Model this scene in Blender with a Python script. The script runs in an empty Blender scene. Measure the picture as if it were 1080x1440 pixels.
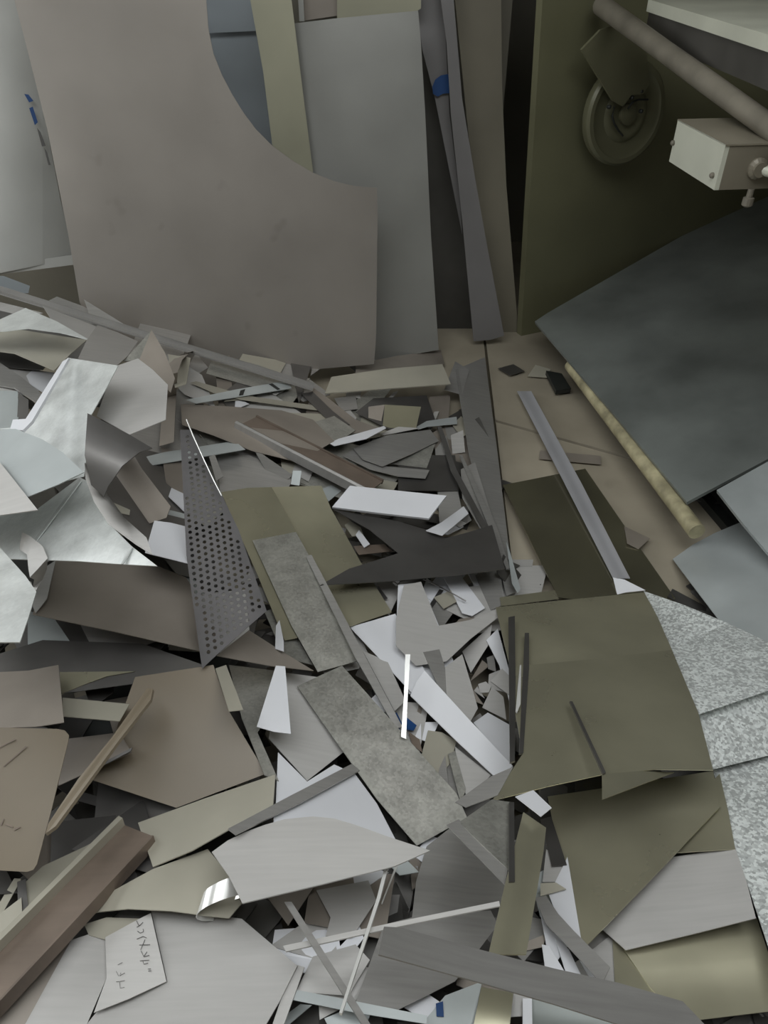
import bpy, bmesh, math, random
import numpy as np
from mathutils import Vector, Matrix

random.seed(7); np.random.seed(7)
scene = bpy.context.scene
COL = scene.collection

# ------------------------------------------------------------------ camera
F = 1080.0                      # focal length in pixels of the 1080x1440 frame
PITCH = math.radians(38.0)
CAMZ = 1.6
cd = bpy.data.cameras.new('camera'); cam = bpy.data.objects.new('camera', cd); COL.objects.link(cam)
cd.sensor_fit = 'VERTICAL'; cd.sensor_height = 36.0; cd.lens = 36.0 * F / 1440.0
cd.clip_start = 0.02
cam.location = (0, 0, CAMZ); cam.rotation_euler = (math.pi / 2 - PITCH, 0, 0)
scene.camera = cam

# ------------------------------------------------------------------ world: overcast sky seen through the open front and left of the shed
SKY = 3.0
w = bpy.data.worlds.new('overcast'); scene.world = w; w.use_nodes = True
bg = w.node_tree.nodes['Background']
bg.inputs['Color'].default_value = (0.96, 0.99, 1.0, 1); bg.inputs['Strength'].default_value = SKY
# the openings the daylight comes through (roof light over the heap, open left side) guide the sampling
def portal(loc, rot, sx, sy):
    d = bpy.data.lights.new('opening', 'AREA'); d.shape = 'RECTANGLE'; d.size = sx; d.size_y = sy; d.cycles.is_portal = True
    o = bpy.data.objects.new('opening', d); COL.objects.link(o); o.location = loc; o.rotation_euler = rot
RL = (-2.2, 1.7, -0.6, 1.5)        # roof light: x0, x1, y0, y1
portal(((RL[0] + RL[1]) / 2, (RL[2] + RL[3]) / 2, 3.2), (0, 0, 0), RL[1] - RL[0], RL[3] - RL[2])
WN = (0.7, 3.1, 0.4, 2.9)          # left opening: y0, y1, z0, z1
portal((-3.4, (WN[0] + WN[1]) / 2, (WN[2] + WN[3]) / 2), (0, -math.pi / 2, 0), WN[3] - WN[2], WN[1] - WN[0])

scene.view_settings.view_transform = 'Standard'
scene.view_settings.look = 'None'
scene.view_settings.gamma = 1.0
scene.view_settings.use_curve_mapping = False
scene.view_settings.exposure = 0.25

# ------------------------------------------------------------------ helpers
CP, SP = math.cos(PITCH), math.sin(PITCH)
def ray(x, y):
    u = (x - 540.0) / F; v = (720.0 - y) / F
    return np.array([u, CP + v * SP, -SP + v * CP])
ORG = np.array([0.0, 0.0, CAMZ])
def at_depth(x, y, d): return ORG + ray(x, y) * d
def at_z(x, y, z):
    r = ray(x, y); return ORG + r * ((z - CAMZ) / r[2])
def at_Y(x, y, Y):
    r = ray(x, y); return ORG + r * (Y / r[1])
def on_plane(x, y, a, b, c):             # z = a + b X + c Y
    r = ray(x, y)
    return ORG + r * ((a - CAMZ) / (r[2] - b * r[0] - c * r[1]))

def s2l(c):
    c = c / 255.0
    return c / 12.92 if c <= 0.04045 else ((c + 0.055) / 1.055) ** 2.4
def rgb(r, g, b): return (s2l(r), s2l(g), s2l(b), 1.0)

MATS = {}
def make_mat(name, col, metal=0.0, rough=0.5, noise=0.12, scale=9.0, spangle=0.0, streak=0.0, rvar=0.1, bump=0.0, spot=0.0, spec=0.5):
    m = bpy.data.materials.new(name); m.use_nodes = True
    nt = m.node_tree; N = nt.nodes; L = nt.links
    p = N['Principled BSDF']
    p.inputs['Metallic'].default_value = metal; p.inputs['Specular IOR Level'].default_value = spec
    tc = N.new('ShaderNodeTexCoord')
    oi = N.new('ShaderNodeObjectInfo')
    add = N.new('ShaderNodeVectorMath'); add.operation = 'ADD'
    mul = N.new('ShaderNodeVectorMath'); mul.operation = 'SCALE'; mul.inputs['Scale'].default_value = 37.0
    cx = N.new('ShaderNodeCombineXYZ'); L.new(oi.outputs['Random'], cx.inputs[0]); L.new(oi.outputs['Random'], cx.inputs[1])
    L.new(cx.outputs[0], mul.inputs[0]); L.new(tc.outputs['Object'], add.inputs[0]); L.new(mul.outputs[0], add.inputs[1])
    n1 = N.new('ShaderNodeTexNoise'); n1.inputs['Scale'].default_value = scale; n1.inputs['Detail'].default_value = 5
    L.new(add.outputs[0], n1.inputs['Vector'])
    fac = n1.outputs['Fac']
    if spangle:
        v = N.new('ShaderNodeTexVoronoi'); v.inputs['Scale'].default_value = 190.0; L.new(add.outputs[0], v.inputs['Vector'])
        sep = N.new('ShaderNodeSeparateColor'); L.new(v.outputs['Color'], sep.inputs[0])
        mx = N.new('ShaderNodeMix'); mx.data_type = 'FLOAT'; mx.inputs[0].default_value = spangle
        L.new(fac, mx.inputs[2]); L.new(sep.outputs[0], mx.inputs[3]); fac = mx.outputs[0]
    if streak:
        mp = N.new('ShaderNodeMapping'); mp.inputs['Scale'].default_value = (4, 60, 4); L.new(add.outputs[0], mp.inputs[0])
        n2 = N.new('ShaderNodeTexNoise'); n2.inputs['Scale'].default_value = 2.0; n2.inputs['Detail'].default_value = 3
        L.new(mp.outputs[0], n2.inputs['Vector'])
        mx = N.new('ShaderNodeMix'); mx.data_type = 'FLOAT'; mx.inputs[0].default_value = streak
        L.new(fac, mx.inputs[2]); L.new(n2.outputs['Fac'], mx.inputs[3]); fac = mx.outputs[0]
    cr = N.new('ShaderNodeValToRGB')
    lo = [max(0, c * (1 - noise * 2.2)) for c in col[:3]] + [1]; hi = [min(1, c * (1 + noise * 2.2)) for c in col[:3]] + [1]
    cr.color_ramp.elements[0].position = 0.28; cr.color_ramp.elements[0].color = lo
    cr.color_ramp.elements[1].position = 0.72; cr.color_ramp.elements[1].color = hi
    L.new(fac, cr.inputs[0])
    out = cr.outputs[0]
    # every piece of stock differs a little in tone
    hv = N.new('ShaderNodeHueSaturation')
    mr = N.new('ShaderNodeMapRange'); mr.inputs[3].default_value = 0.9; mr.inputs[4].default_value = 1.1
    L.new(oi.outputs['Random'], mr.inputs[0]); L.new(mr.outputs[0], hv.inputs['Value']); L.new(out, hv.inputs['Color']); out = hv.outputs[0]
    if spot:
        n3 = N.new('ShaderNodeTexNoise'); n3.inputs['Scale'].default_value = 7.0; n3.inputs['Detail'].default_value = 2
        L.new(add.outputs[0], n3.inputs['Vector'])
        r3 = N.new('ShaderNodeValToRGB'); r3.color_ramp.elements[0].position = 0.68; r3.color_ramp.elements[1].position = 0.78
        L.new(n3.outputs['Fac'], r3.inputs[0])
        mc = N.new('ShaderNodeMix'); mc.data_type = 'RGBA'
        ml = N.new('ShaderNodeMath'); ml.operation = 'MULTIPLY'; ml.inputs[1].default_value = spot
        L.new(r3.outputs[0], ml.inputs[0]); L.new(ml.outputs[0], mc.inputs[0])
        L.new(out, mc.inputs[6]); mc.inputs[7].default_value = [c * 0.45 for c in col[:3]] + [1]; out = mc.outputs[2]
    L.new(out, p.inputs['Base Color'])
    rr = N.new('ShaderNodeMapRange'); rr.inputs[3].default_value = max(0.03, rough - rvar); rr.inputs[4].default_value = min(1, rough + rvar)
    L.new(fac, rr.inputs[0]); L.new(rr.outputs[0], p.inputs['Roughness'])
    if bump:
        bp = N.new('ShaderNodeBump'); bp.inputs['Strength'].default_value = bump; bp.inputs['Distance'].default_value = 0.004
        L.new(n1.outputs['Fac'], bp.inputs['Height']); L.new(bp.outputs[0], p.inputs['Normal'])
    MATS[name] = m
    return m

make_mat('white',   rgb(218, 219, 223), 0.0, 0.42, 0.03, 3)
make_mat('lav',     rgb(182, 180, 177), 0.15, 0.42, 0.05, 4, streak=0.4)
make_mat('grey',    rgb(168, 166, 163), 0.55, 0.42, 0.07, 5, streak=0.5)
make_mat('warm',    rgb(146, 138, 129), 0.35, 0.45, 0.08, 5)
make_mat('cream',   rgb(170, 166, 152), 0.2, 0.40, 0.06, 4)
make_mat('olive',   rgb(182, 178, 155), 0.7, 0.29, 0.09, 3.5, rvar=0.10)
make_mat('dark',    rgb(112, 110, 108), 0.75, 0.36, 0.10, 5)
make_mat('galv',    rgb(210, 213, 211), 0.5, 0.42, 0.07, 16, spangle=0.12, rvar=0.14)
make_mat('spangle', rgb(216, 220, 218), 0.38, 0.42, 0.13, 14, spangle=0.65, rvar=0.14)
make_mat('galvdull', rgb(172, 171, 164), 0.6, 0.40, 0.10, 16, spangle=0.2, rvar=0.12)
make_mat('brown',   rgb(125, 114, 97), 0.0, 0.42, 0.05, 4)
make_mat('rust',    rgb(122, 109, 98), 0.3, 0.5, 0.10, 10, streak=0.15)
make_mat('pale',    rgb(186, 192, 192), 0.3, 0.38, 0.07, 4)
make_mat('slate',   rgb(138, 143, 140), 0.45, 0.44, 0.14, 3.0, spot=0.25)
make_mat('blue',    rgb(26, 64, 114), 0.0, 0.4, 0.08, 6)
make_mat('ink',     rgb(72, 70, 68), 0.0, 0.6, 0.05, 6)
make_mat('chrome',  rgb(235, 235, 232), 0.45, 0.25, 0.03, 6, rvar=0.04)  # lightened, less metallic: rods keep a bright glint despite the dark roof reflection
make_mat('perf',    rgb(76, 74, 74), 0.45, 0.5, 0.12, 14)
make_mat('leanbeige', rgb(158, 152, 145), 0.45, 0.46, 0.05, 2.2, spot=0.4)  # lean* colours lowered to match the dim light at the back
make_mat('leanpale', rgb(166, 166, 162), 0.45, 0.42, 0.05, 2.2)
make_mat('leanblue', rgb(142, 149, 154), 0.4, 0.42, 0.05, 2.2)
make_mat('leancream', rgb(158, 156, 136), 0.1, 0.45, 0.05, 3)
make_mat('strip',   rgb(148, 148, 151), 0.1, 0.45, 0.05, 3)
make_mat('board',   rgb(112, 107, 93), 0.0, 0.55, 0.08, 3)
make_mat('darkboard', rgb(76, 74, 70), 0.1, 0.5, 0.12, 4)
make_mat('olivepanel', rgb(104, 103, 80), 0.05, 0.38, 0.06, 2.5)
make_mat('wheelmat', rgb(100, 99, 78), 0.1, 0.42, 0.06, 4)
make_mat('boxwhite', rgb(190, 191, 176), 0.0, 0.45, 0.05, 5)
make_mat('boxside', rgb(124, 118, 104), 0.2, 0.4, 0.06, 5)
make_mat('pipe',    rgb(112, 107, 96), 0.1, 0.45, 0.15, 8)
make_mat('rail',    rgb(172, 164, 132), 0.0, 0.55, 0.22, 14)
make_mat('floor',   rgb(150, 142, 126), 0.0, 0.6, 0.09, 3.0, spot=0.25, bump=0.1)
make_mat('joint',   rgb(78, 72, 58), 0.0, 0.8, 0.1, 6)
make_mat('wall',    rgb(120, 116, 104), 0.0, 0.7, 0.08, 2)
make_mat('roof',    rgb(165, 163, 150), 0.0, 0.7, 0.06, 1)
make_mat('heap',    rgb(98, 96, 93), 0.6, 0.45, 0.15, 10)
make_mat('black',   rgb(40, 42, 40), 0.2, 0.5, 0.1, 6)

USED = {}
def link(name, me, mat, parent=None, smooth=None):
    o = bpy.data.objects.new(name, me); COL.objects.link(o)
    if mat: me.materials.append(MATS[mat])
    if smooth is not None:
        me.shade_smooth(); me.set_sharp_from_angle(angle=math.radians(smooth))
    if parent is not None: o.parent = parent
    return o
def tag(o, label, cat, group=None):
    o['label'] = label; o['category'] = cat
    if group: o['group'] = group
    return o
def structure(o): o['kind'] = 'structure'; return o
def mesh_from(name, verts, faces, origin=None):
    """mesh with its origin at `origin` (default: centroid); returns mesh, origin"""
    V = np.array([tuple(v) for v in verts], float)
    if origin is None: origin = V.mean(0)
    me = bpy.data.meshes.new(name); me.from_pydata([tuple(v - origin) for v in V], [], [tuple(f) for f in faces]); me.update()
    return me, Vector(origin)
def solid(name, verts, faces, mat, label=None, cat=None, parent=None, smooth=None, origin=None, group=None):
    me, og = mesh_from(name, verts, faces, origin)
    o = link(name, me, mat, None, smooth)
    o.location = og
    if parent is not None:
        o.parent = parent; o.location = og - parent.location
    if label: tag(o, label, cat, group)
    return o
def empty(name, loc, label, cat):
    o = bpy.data.objects.new(name, None); COL.objects.link(o); o.location = Vector(loc); o.empty_display_size = 0.05
    return tag(o, label, cat)

def box_verts(o, ex, ey, ez):
    o, ex, ey, ez = [np.array(a, float) for a in (o, ex, ey, ez)]
    v = [o, o + ex, o + ex + ey, o + ey]; v += [p + ez for p in v]
    f = [(3, 2, 1, 0), (4, 5, 6, 7), (0, 1, 5, 4), (1, 2, 6, 5), (2, 3, 7, 6), (3, 0, 4, 7)]
    return v, f
def tube(path, r, n=10, cap=True):
    P = [np.array(p, float) for p in path]; V = []; Fc = []
    for i, p in enumerate(P):
        t = P[min(i + 1, len(P) - 1)] - P[max(i - 1, 0)]; t /= np.linalg.norm(t)
        a = np.cross(t, [0, 0, 1.0]);
        if np.linalg.norm(a) < 1e-4: a = np.array([1.0, 0, 0])
        a /= np.linalg.norm(a); b = np.cross(t, a)
        rr = r[i] if isinstance(r, (list, tuple)) else r
        for k in range(n):
            q = 2 * math.pi * k / n; V.append(p + rr * (a * math.cos(q) + b * math.sin(q)))
    for i in range(len(P) - 1):
        for k in range(n):
            Fc.append((i * n + k, i * n + (k + 1) % n, (i + 1) * n + (k + 1) % n, (i + 1) * n + k))
    if cap:
        Fc.append(tuple(range(n - 1, -1, -1))); Fc.append(tuple((len(P) - 1) * n + k for k in range(n)))
    return V, Fc
def lathe(center, axis, prof, n=32, ref=(0, 0, 1)):
    """prof: (radius, height along axis) pairs"""
    c = np.array(center, float); ax = np.array(axis, float); ax /= np.linalg.norm(ax)
    a = np.cross(ax, ref); a /= np.linalg.norm(a); b = np.cross(ax, a); V = []; Fc = []
    for (r, h) in prof:
        for k in range(n):
            q = 2 * math.pi * k / n; V.append(c + ax * h + r * (a * math.cos(q) + b * math.sin(q)))
    for i in range(len(prof) - 1):
        for k in range(n):
            Fc.append((i * n + k, i * n + (k + 1) % n, (i + 1) * n + (k + 1) % n, (i + 1) * n + k))
    Fc.append(tuple(range(n - 1, -1, -1))); Fc.append(tuple((len(prof) - 1) * n + k for k in range(n)))
    return V, Fc
def join(*vf):
    V = []; Fc = []
    for v, f in vf:
        n = len(V); V += list(v); Fc += [tuple(i + n for i in q) for q in f]
    return V, Fc

def parse(s): return [tuple(float(a) for a in t.split(',')) for t in s.split()]

def strips2d(poly, axis, n):
    """cut a 2-D outline into n strips across `axis`; returns verts, faces"""
    bm = bmesh.new()
    vs = [bm.verts.new((x, y, 0)) for x, y in poly]
    bm.faces.new(vs)
    if n > 1:
        d = np.array([x * axis[0] + y * axis[1] for x, y in poly]); lo, hi = d.min(), d.max()
        for k in range(1, n):
            q = lo + (hi - lo) * k / n
            bmesh.ops.bisect_plane(bm, geom=bm.verts[:] + bm.edges[:] + bm.faces[:], plane_co=(axis[0] * q, axis[1] * q, 0), plane_no=(axis[0], axis[1], 0))
    bmesh.ops.triangulate(bm, faces=bm.faces[:])
    bm.verts.index_update()
    V = [(v.co.x, v.co.y) for v in bm.verts]; Fc = [tuple(v.index for v in f.verts) for f in bm.faces]
    bm.free()
    # same winding everywhere
    out = []
    for f in Fc:
        a, b, c = [V[i] for i in f]
        if (b[0] - a[0]) * (c[1] - a[1]) - (b[1] - a[1]) * (c[0] - a[0]) > 0: f = f[::-1]
        out.append(f)
    return V, out
def thicken(V, Fc, nrm, th):
    """V 3-D top verts; adds the underside and the rim"""
    V = [np.array(v, float) for v in V]; n = len(V)
    W = [v - np.array(nrm) * th for v in V]
    E = {}
    for f in Fc:
        for i in range(len(f)):
            e = (f[i], f[(i + 1) % len(f)]); E[e] = 1
    side = []
    for (a, b) in E:
        if (b, a) not in E: side.append((b, a, a + n, b + n))
    return V + W, list(Fc) + [tuple(i + n for i in f[::-1]) for f in Fc] + side
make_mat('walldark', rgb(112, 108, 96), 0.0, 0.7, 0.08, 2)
make_mat('olivemirror', rgb(172, 168, 146), 0.88, 0.24, 0.07, 4, rvar=0.06)
make_mat('strip_shade_tint', rgb(122, 120, 120), 0.25, 0.45, 0.05, 3)  # 'strip' darkened for the shady corner where these strips lean

# ------------------------------------------------------------------ the shed: floor, back wall, right wall, roof over the back
def clip_half(poly, p, d, keep):
    """clip a convex 2-D polygon with the line through p along d; keep=+1 left side, -1 right side"""
    out = []
    def s(q): return keep * (d[0] * (q[1] - p[1]) - d[1] * (q[0] - p[0]))
    for i in range(len(poly)):
        a, b = poly[i], poly[(i + 1) % len(poly)]; sa, sb = s(a), s(b)
        if sa >= 0: out.append(a)
        if sa * sb < 0:
            t = sa / (sa - sb); out.append((a[0] + (b[0] - a[0]) * t, a[1] + (b[1] - a[1]) * t))
    return out
def prism(poly, z0, z1):
    n = len(poly); V = [(x, y, z1) for x, y in poly] + [(x, y, z0) for x, y in poly]
    return V, [tuple(range(n)), tuple(range(2 * n - 1, n - 1, -1))] + [(i + n, (i + 1) % n + n, (i + 1) % n, i) for i in range(n)]
BIG = [(-6.0, -5.0), (4.5, -5.0), (4.5, 4.9), (-6.0, 4.9)]
flo = structure(solid('floor', *prism(BIG, -0.08, -0.012), 'joint'))
A0, A1 = at_z(683, 490, 0)[:2], at_z(722, 830, 0)[:2]
B0, B1 = at_z(690, 590, 0)[:2], at_z(870, 640, 0)[:2]
dA = (A0 - A1) / np.linalg.norm(A0 - A1); nA = np.array([dA[1], -dA[0]])
dB = (B1 - B0) / np.linalg.norm(B1 - B0); nB = np.array([-dB[1], dB[0]])
left = clip_half(BIG, A0 - nA * 0.006, dA, 1); right = clip_half(BIG, A0 + nA * 0.006, dA, -1)
for pl in (left, clip_half(right, B0 + nB * 0.008, dB, 1), clip_half(right, B0 - nB * 0.008, dB, -1)):
    if len(pl) > 2: solid('slab', *prism(pl, -0.012, 0.0), 'floor', parent=flo)

structure(solid('wall_back', *box_verts((-3.4, 3.72, 0), (3.92, 0, 0), (0, 0.15, 0), (0, 0, 3.2)), 'wall'))
structure(solid('wall_recess', *box_verts((0.52, 4.75, 0), (4.0, 0, 0), (0, 0.15, 0), (0, 0, 3.2)), 'walldark'))
structure(solid('wall_return', *box_verts((0.37, 3.87, 0), (0.15, 0, 0), (0, 1.03, 0), (0, 0, 3.2)), 'walldark'))
structure(solid('wall_right', *box_verts((4.35, -2.6, 0), (0.15, 0, 0), (0, 7.4, 0), (0, 0, 3.2)), 'wall'))
structure(solid('wall_front', *box_verts((-3.4, -2.75, 0), (7.9, 0, 0), (0, 0.15, 0), (0, 0, 3.2)), 'wall'))
lb = [box_verts((-3.55, -2.75, 0), (.15, 0, 0), (0, WN[0] + 2.75, 0), (0, 0, 3.2)), box_verts((-3.55, WN[1], 0), (.15, 0, 0), (0, 3.87 - WN[1], 0), (0, 0, 3.2)),
      box_verts((-3.55, WN[0], 0), (.15, 0, 0), (0, WN[1] - WN[0], 0), (0, 0, WN[2])), box_verts((-3.55, WN[0], WN[3]), (.15, 0, 0), (0, WN[1] - WN[0], 0), (0, 0, 3.2 - WN[3]))]
structure(solid('wall_left', *join(*lb), 'wall'))
cb = [box_verts((-3.4, RL[3], 3.2), (7.9, 0, 0), (0, 4.9 - RL[3], 0), (0, 0, 0.1)), box_verts((-3.4, -2.75, 3.2), (7.9, 0, 0), (0, RL[2] + 2.75, 0), (0, 0, 0.1)),
      box_verts((-3.4, RL[2], 3.2), (RL[0] + 3.4, 0, 0), (0, RL[3] - RL[2], 0), (0, 0, 0.1)), box_verts((RL[1], RL[2], 3.2), (4.5 - RL[1], 0, 0), (0, RL[3] - RL[2], 0), (0, 0, 0.1))]
structure(solid('ceiling', *join(*cb), 'roof'))

# ------------------------------------------------------------------ sheets leaning on the back wall
def lean(name, mat, poly, Yb, deg, label, cat='sheet', th=0.003, kx=0.0, bow=0.0, parent=None, n=1):
    """outline on the plane Y = Yb + kx X + z tan(deg); bow pushes the middle towards the viewer"""
    poly = parse(poly) if isinstance(poly, str) else poly
    k = math.tan(math.radians(deg))
    V2, Fc = strips2d(poly, (1, 0), n)
    xs = [p[0] for p in poly]; x0, x1 = min(xs), max(xs)
    V = []
    for x, y in V2:
        t = (x - x0) / (x1 - x0); q = Yb - bow * (1 - (2 * t - 1) ** 2)
        r = ray(x, y); V.append(ORG + r * ((q + k * CAMZ) / (r[1] - kx * r[0] - k * r[2])))
    nrm = np.array([kx, -1.0, k]); nrm /= np.linalg.norm(nrm)
    if np.dot(np.cross(V[Fc[0][1]] - V[Fc[0][0]], V[Fc[0][2]] - V[Fc[0][0]]), nrm) < 0: Fc = [f[::-1] for f in Fc]
    VV, FF = thicken(V, Fc, nrm, th)
    o = solid(name, VV, FF, mat, label, cat, parent=parent, smooth=30)
    return o
arc = '290,0 293,40 300,75 312,105 326,132 342,158 360,182 383,205 410,225 440,243 470,255 500,262 530,264'
lean('leaning_sheet', 'leanbeige', '8,-60 288,-60 ' + arc + ' 531,300 529,470 526,512 470,517 400,523 330,560 150,500 112,425 96,330 66,180 36,60 20,0', 2.90, 9.0,
     'tall beige steel sheet with a concave quarter-circle cut, leaning on the wall', bow=0.02, n=10)
s1 = lean('leaning_sheet', 'leanpale', '-120,-60 10,-60 30,0 60,150 85,280 105,362 60,372 0,384 -120,400', 3.22, 9.0,
     'pale grey steel sheet leaning at the far left edge behind the beige one', bow=0.05, n=10)
lean('folded_hem', 'leanpale', '-120,378 0,366 50,366 104,358 106,372 60,378 0,386 -120,402', 3.19, 9.0, None, parent=s1)
for q in ('34,132 40,133 47,142 41,144', '41,152 46,150 53,172 49,176', '52,180 57,186 64,205 59,206', '62,208 66,214 71,232 68,232'):
    lean('blue_mark' if q < '50' else 'dark_mark', 'blue' if q < '50' else 'ink', q, 3.15, 9.0, None, parent=s1, th=0.001)
lean('leaning_sheet', 'leanblue', '280,-60 368,-60 372,40 392,215 383,260 300,220 285,60', 3.40, 7.0,
     'blue-grey sheet glimpsed between the concave cut and the cream strip')
lean('leaning_sheet', 'leanblue', '276,-60 364,-60 366,40 372,43 285,47', 3.37, 7.0,
     'short blue-grey sheet at the top edge left of the cream strip')
lean('leaning_strip', 'leancream', '348,-60 400,-60 410,0 426,130 440,240 442,300 400,300 383,205 370,100 352,0', 3.10, 9.0,
     'long cream steel strip leaning upright behind the beige sheet', 'strip')
lean('leaning_sheet', 'leanpale', '413,33 470,26 588,15 592,60 598,160 606,330 617,492 560,502 500,512 450,480 436,235 424,120', 3.17, 8.0,
     'tall grey steel sheet with soft waves leaning right of the cream strip', bow=0.03, n=14)
lean('leaning_sheet', 'leancream', '474,-60 592,-60 592,12 585,16 474,28', 3.26, 8.0, 'cream panel edge showing above the tall grey wavy sheet', 'sheet', th=0.01)
lean('leaning_sheet', 'warm', '426,-60 474,-60 475,22 428,29', 3.30, 8.0, 'taupe panel at the top edge behind the grey wavy sheet', 'sheet', th=0.01)
lean('leaning_bar', 'leanpale', '416,-60 424,-60 428,30 421,30', 3.24, 8.0, 'narrow grey bar at the top edge beside the taupe panel', 'bar', th=0.01)
lean('leaning_board', 'darkboard', '588,50 640,50 655,300 668,492 640,505 612,505', 3.50, 5.0,  # narrow dark strip placed where a dark gap shows beside the wavy sheet
     'dark narrow strip in the gap right of the wavy sheet', 'board', th=0.02)
s2 = lean('leaning_strip', 'strip_shade_tint', '576,-60 624,-60 627,60 632,160 648,290 650,330 640,280 612,140 594,70', 3.36, 7.0,
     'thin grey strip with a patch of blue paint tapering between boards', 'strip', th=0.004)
lean('blue_paint_patch', 'blue', '608,122 612,112 620,106 631,104 632,131 622,132 616,136 609,132', 3.345, 7.0, None, parent=s2, th=0.001)
lean('leaning_strip', 'strip_shade_tint', '612,-60 632,-60 638,0 650,140 668,250 684,340 709,472 690,478 666,480 650,310 634,160 628,60', 3.30, 6.5,
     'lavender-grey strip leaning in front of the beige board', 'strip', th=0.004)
lean('leaning_board', 'board', '632,-60 704,-60 706,120 712,260 729,466 712,472 690,476 664,240 640,0', 3.46, 5.0,
     'beige board standing against the wall behind the lavender strip', 'board', th=0.02)
# olive machine panel
def flat_Y(poly, Y0): return [at_Y(x, y, Y0) for x, y in parse(poly)]
KP = 0.45                               # the panel recedes to the right
def on_panel(x, y, off=0.0):
    r = ray(x, y); return ORG + r * ((3.40 - KP * 0.62 - off) / (r[1] - KP * r[0]))
PN = np.array([KP, -1.0, 0]) / math.hypot(1, KP)
pbase = [on_panel(735, 455), on_panel(755, 0)]
xl = [pbase[1][0], pbase[0][0]]
pq = [(xl[1], 0.0), (xl[0], 1.75), (2.6, 1.75), (2.6, 0.0)]
pv, pf = thicken([np.array([X, 3.40 + KP * (X - .62), Z]) for X, Z in pq], [(3, 2, 1, 0)], PN, 0.04)
solid('olive_panel', pv, pf, 'olivepanel', 'large olive painted machine panel standing in the dark right corner', 'panel')

# caster wheel in front of the panel
wc = on_panel(878, 160, .08); RW = 0.062 * wc[1] / 1.107
cw = empty('caster_wheel', wc, 'olive caster wheel with a fork bracket in front of the olive panel', 'wheel')
ax = PN + np.array([0, 0, .05])
v, f = lathe(wc, ax, [(RW * .80, -.025), (RW * .98, -.022), (RW, -.01), (RW, .012), (RW * .95, .022), (RW * .86, .022), (RW * .80, .012), (RW * .55, .008), (RW * .50, .016), (RW * .40, .018), (RW * .34, .012), (RW * .2, .012)], 40)
solid('tyre', v, f, 'wheelmat', parent=cw, smooth=40)
v, f = lathe(wc, ax, [(RW * .2, .0), (RW * .2, .03), (RW * .1, .034)], 20); solid('hub', v, f, 'wheelmat', parent=cw, smooth=40)
fork = [on_panel(x, y, .14) for x, y in parse('818,70 845,42 880,30 905,36 910,80 914,118 905,132 888,134 876,150 862,142')]
v, f = thicken(fork, [tuple(range(len(fork)))[::-1]], PN, 0.012); solid('fork', v, f, 'wheelmat', parent=cw)
for bx, by in ((855, 150), (900, 128), (900, 156), (887, 137)):
    v, f = lathe(on_panel(bx, by, .125), ax, [(.008, 0), (.008, .012), (.004, .016)], 10); solid('bolt', v, f, 'black', parent=cw)
v, f = tube([on_panel(x, y, .125) for x, y in parse('864,150 861,163 864,174 870,184 876,191')], 0.004, 6); solid('slot', v, f, 'black', parent=cw)
v, f = tube([on_panel(x, y, .125) for x, y in parse('883,153 890,143 898,140 911,140')], 0.004, 6); solid('slot', v, f, 'black', parent=cw)

# pale bench top and pipe at the upper right
bt = [at_z(x, y, 1.36) for x, y in ((918, 1), (1085, 50))]
e = bt[1] - bt[0]; e /= np.linalg.norm(e); nrm = np.array([-e[1], e[0], 0]);
c0 = bt[0] - e * 0.05; c1 = bt[1] + e * 0.6
bench = empty('bench', (c0 + c1) / 2 * np.array([1, 1, 0]) + np.array([0.6, 0.2, 0]), 'pale bench top with a dark edge in the upper right corner', 'bench')
v, f = box_verts(c0 - np.array([0, 0, .035]), c1 - c0, nrm * 0.9, (0, 0, .035)); solid('bench_top', v, f, 'boxwhite', parent=bench)
v, f = box_verts(c0 - np.array([0, 0, .115]) + nrm * .01, c1 - c0, nrm * 0.04, (0, 0, .079)); solid('apron', v, f, 'darkboard', parent=bench)
for t in (0.75, ):
    q = c1 + nrm * 0.8; v, f = box_verts((q[0] - .03, q[1] - .03, 0), (.05, 0, 0), (0, .05, 0), (0, 0, 1.32)); solid('leg', v, f, 'darkboard', parent=bench)
q = c0 + nrm * 0.8 + e * .2; v, f = box_verts((q[0] - .03, q[1] - .03, 0), (.05, 0, 0), (0, .05, 0), (0, 0, 1.32)); solid('leg', v, f, 'darkboard', parent=bench)
pa, pb = at_depth(846, 8, 2.86), at_depth(1150, 228, 1.78)
v, f = tube([pa + (pb - pa) * t for t in np.linspace(0, 1, 6)], [.034, .032, .03, .03, .028, .028], 16)
solid('pipe', v, f, 'pipe', 'dull painted pipe running below the bench top at upper right', 'pipe', smooth=40)

# junction box
A = at_depth(1020, 205, 1.9); B = at_z(953, 170, A[2]); ab = B - A; ab /= np.linalg.norm(ab); pr = np.array([ab[1], -ab[0], 0])
if pr[0] < 0: pr = -pr
LB = np.linalg.norm(B - A); HB = 0.105
jb = empty('junction_box', A + np.array([0, 0, -HB]), 'off-white electrical junction box with a flexible conduit at the right edge', 'electrical box')
v, f = box_verts(A + pr * .012 + np.array([0, 0, -HB]), ab * LB, pr * 0.3, (0, 0, HB)); solid('body', v, f, 'boxside', parent=jb)
v, f = box_verts(A + np.array([0, 0, -HB]), ab * LB, pr * 0.012, (0, 0, HB + .003)); solid('lid', v, f, 'boxwhite', parent=jb)
v, f = box_verts(A - ab * .003 + np.array([0, 0, .0]), ab * (LB + .006), pr * 0.3, (0, 0, .004)); solid('top_cover', v, f, 'boxside', parent=jb)
for t, h in ((0.08, .03), (0.98, .05)):
    v, f = lathe(A + ab * LB * t + np.array([0, 0, -HB + h]), -pr, [(.007, 0), (.007, .006), (.004, .009)], 10); solid('screw', v, f, 'pipe', parent=jb)
g = A + pr * 0.10 + np.array([0, 0, -.055]) ; out = -ab
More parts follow.
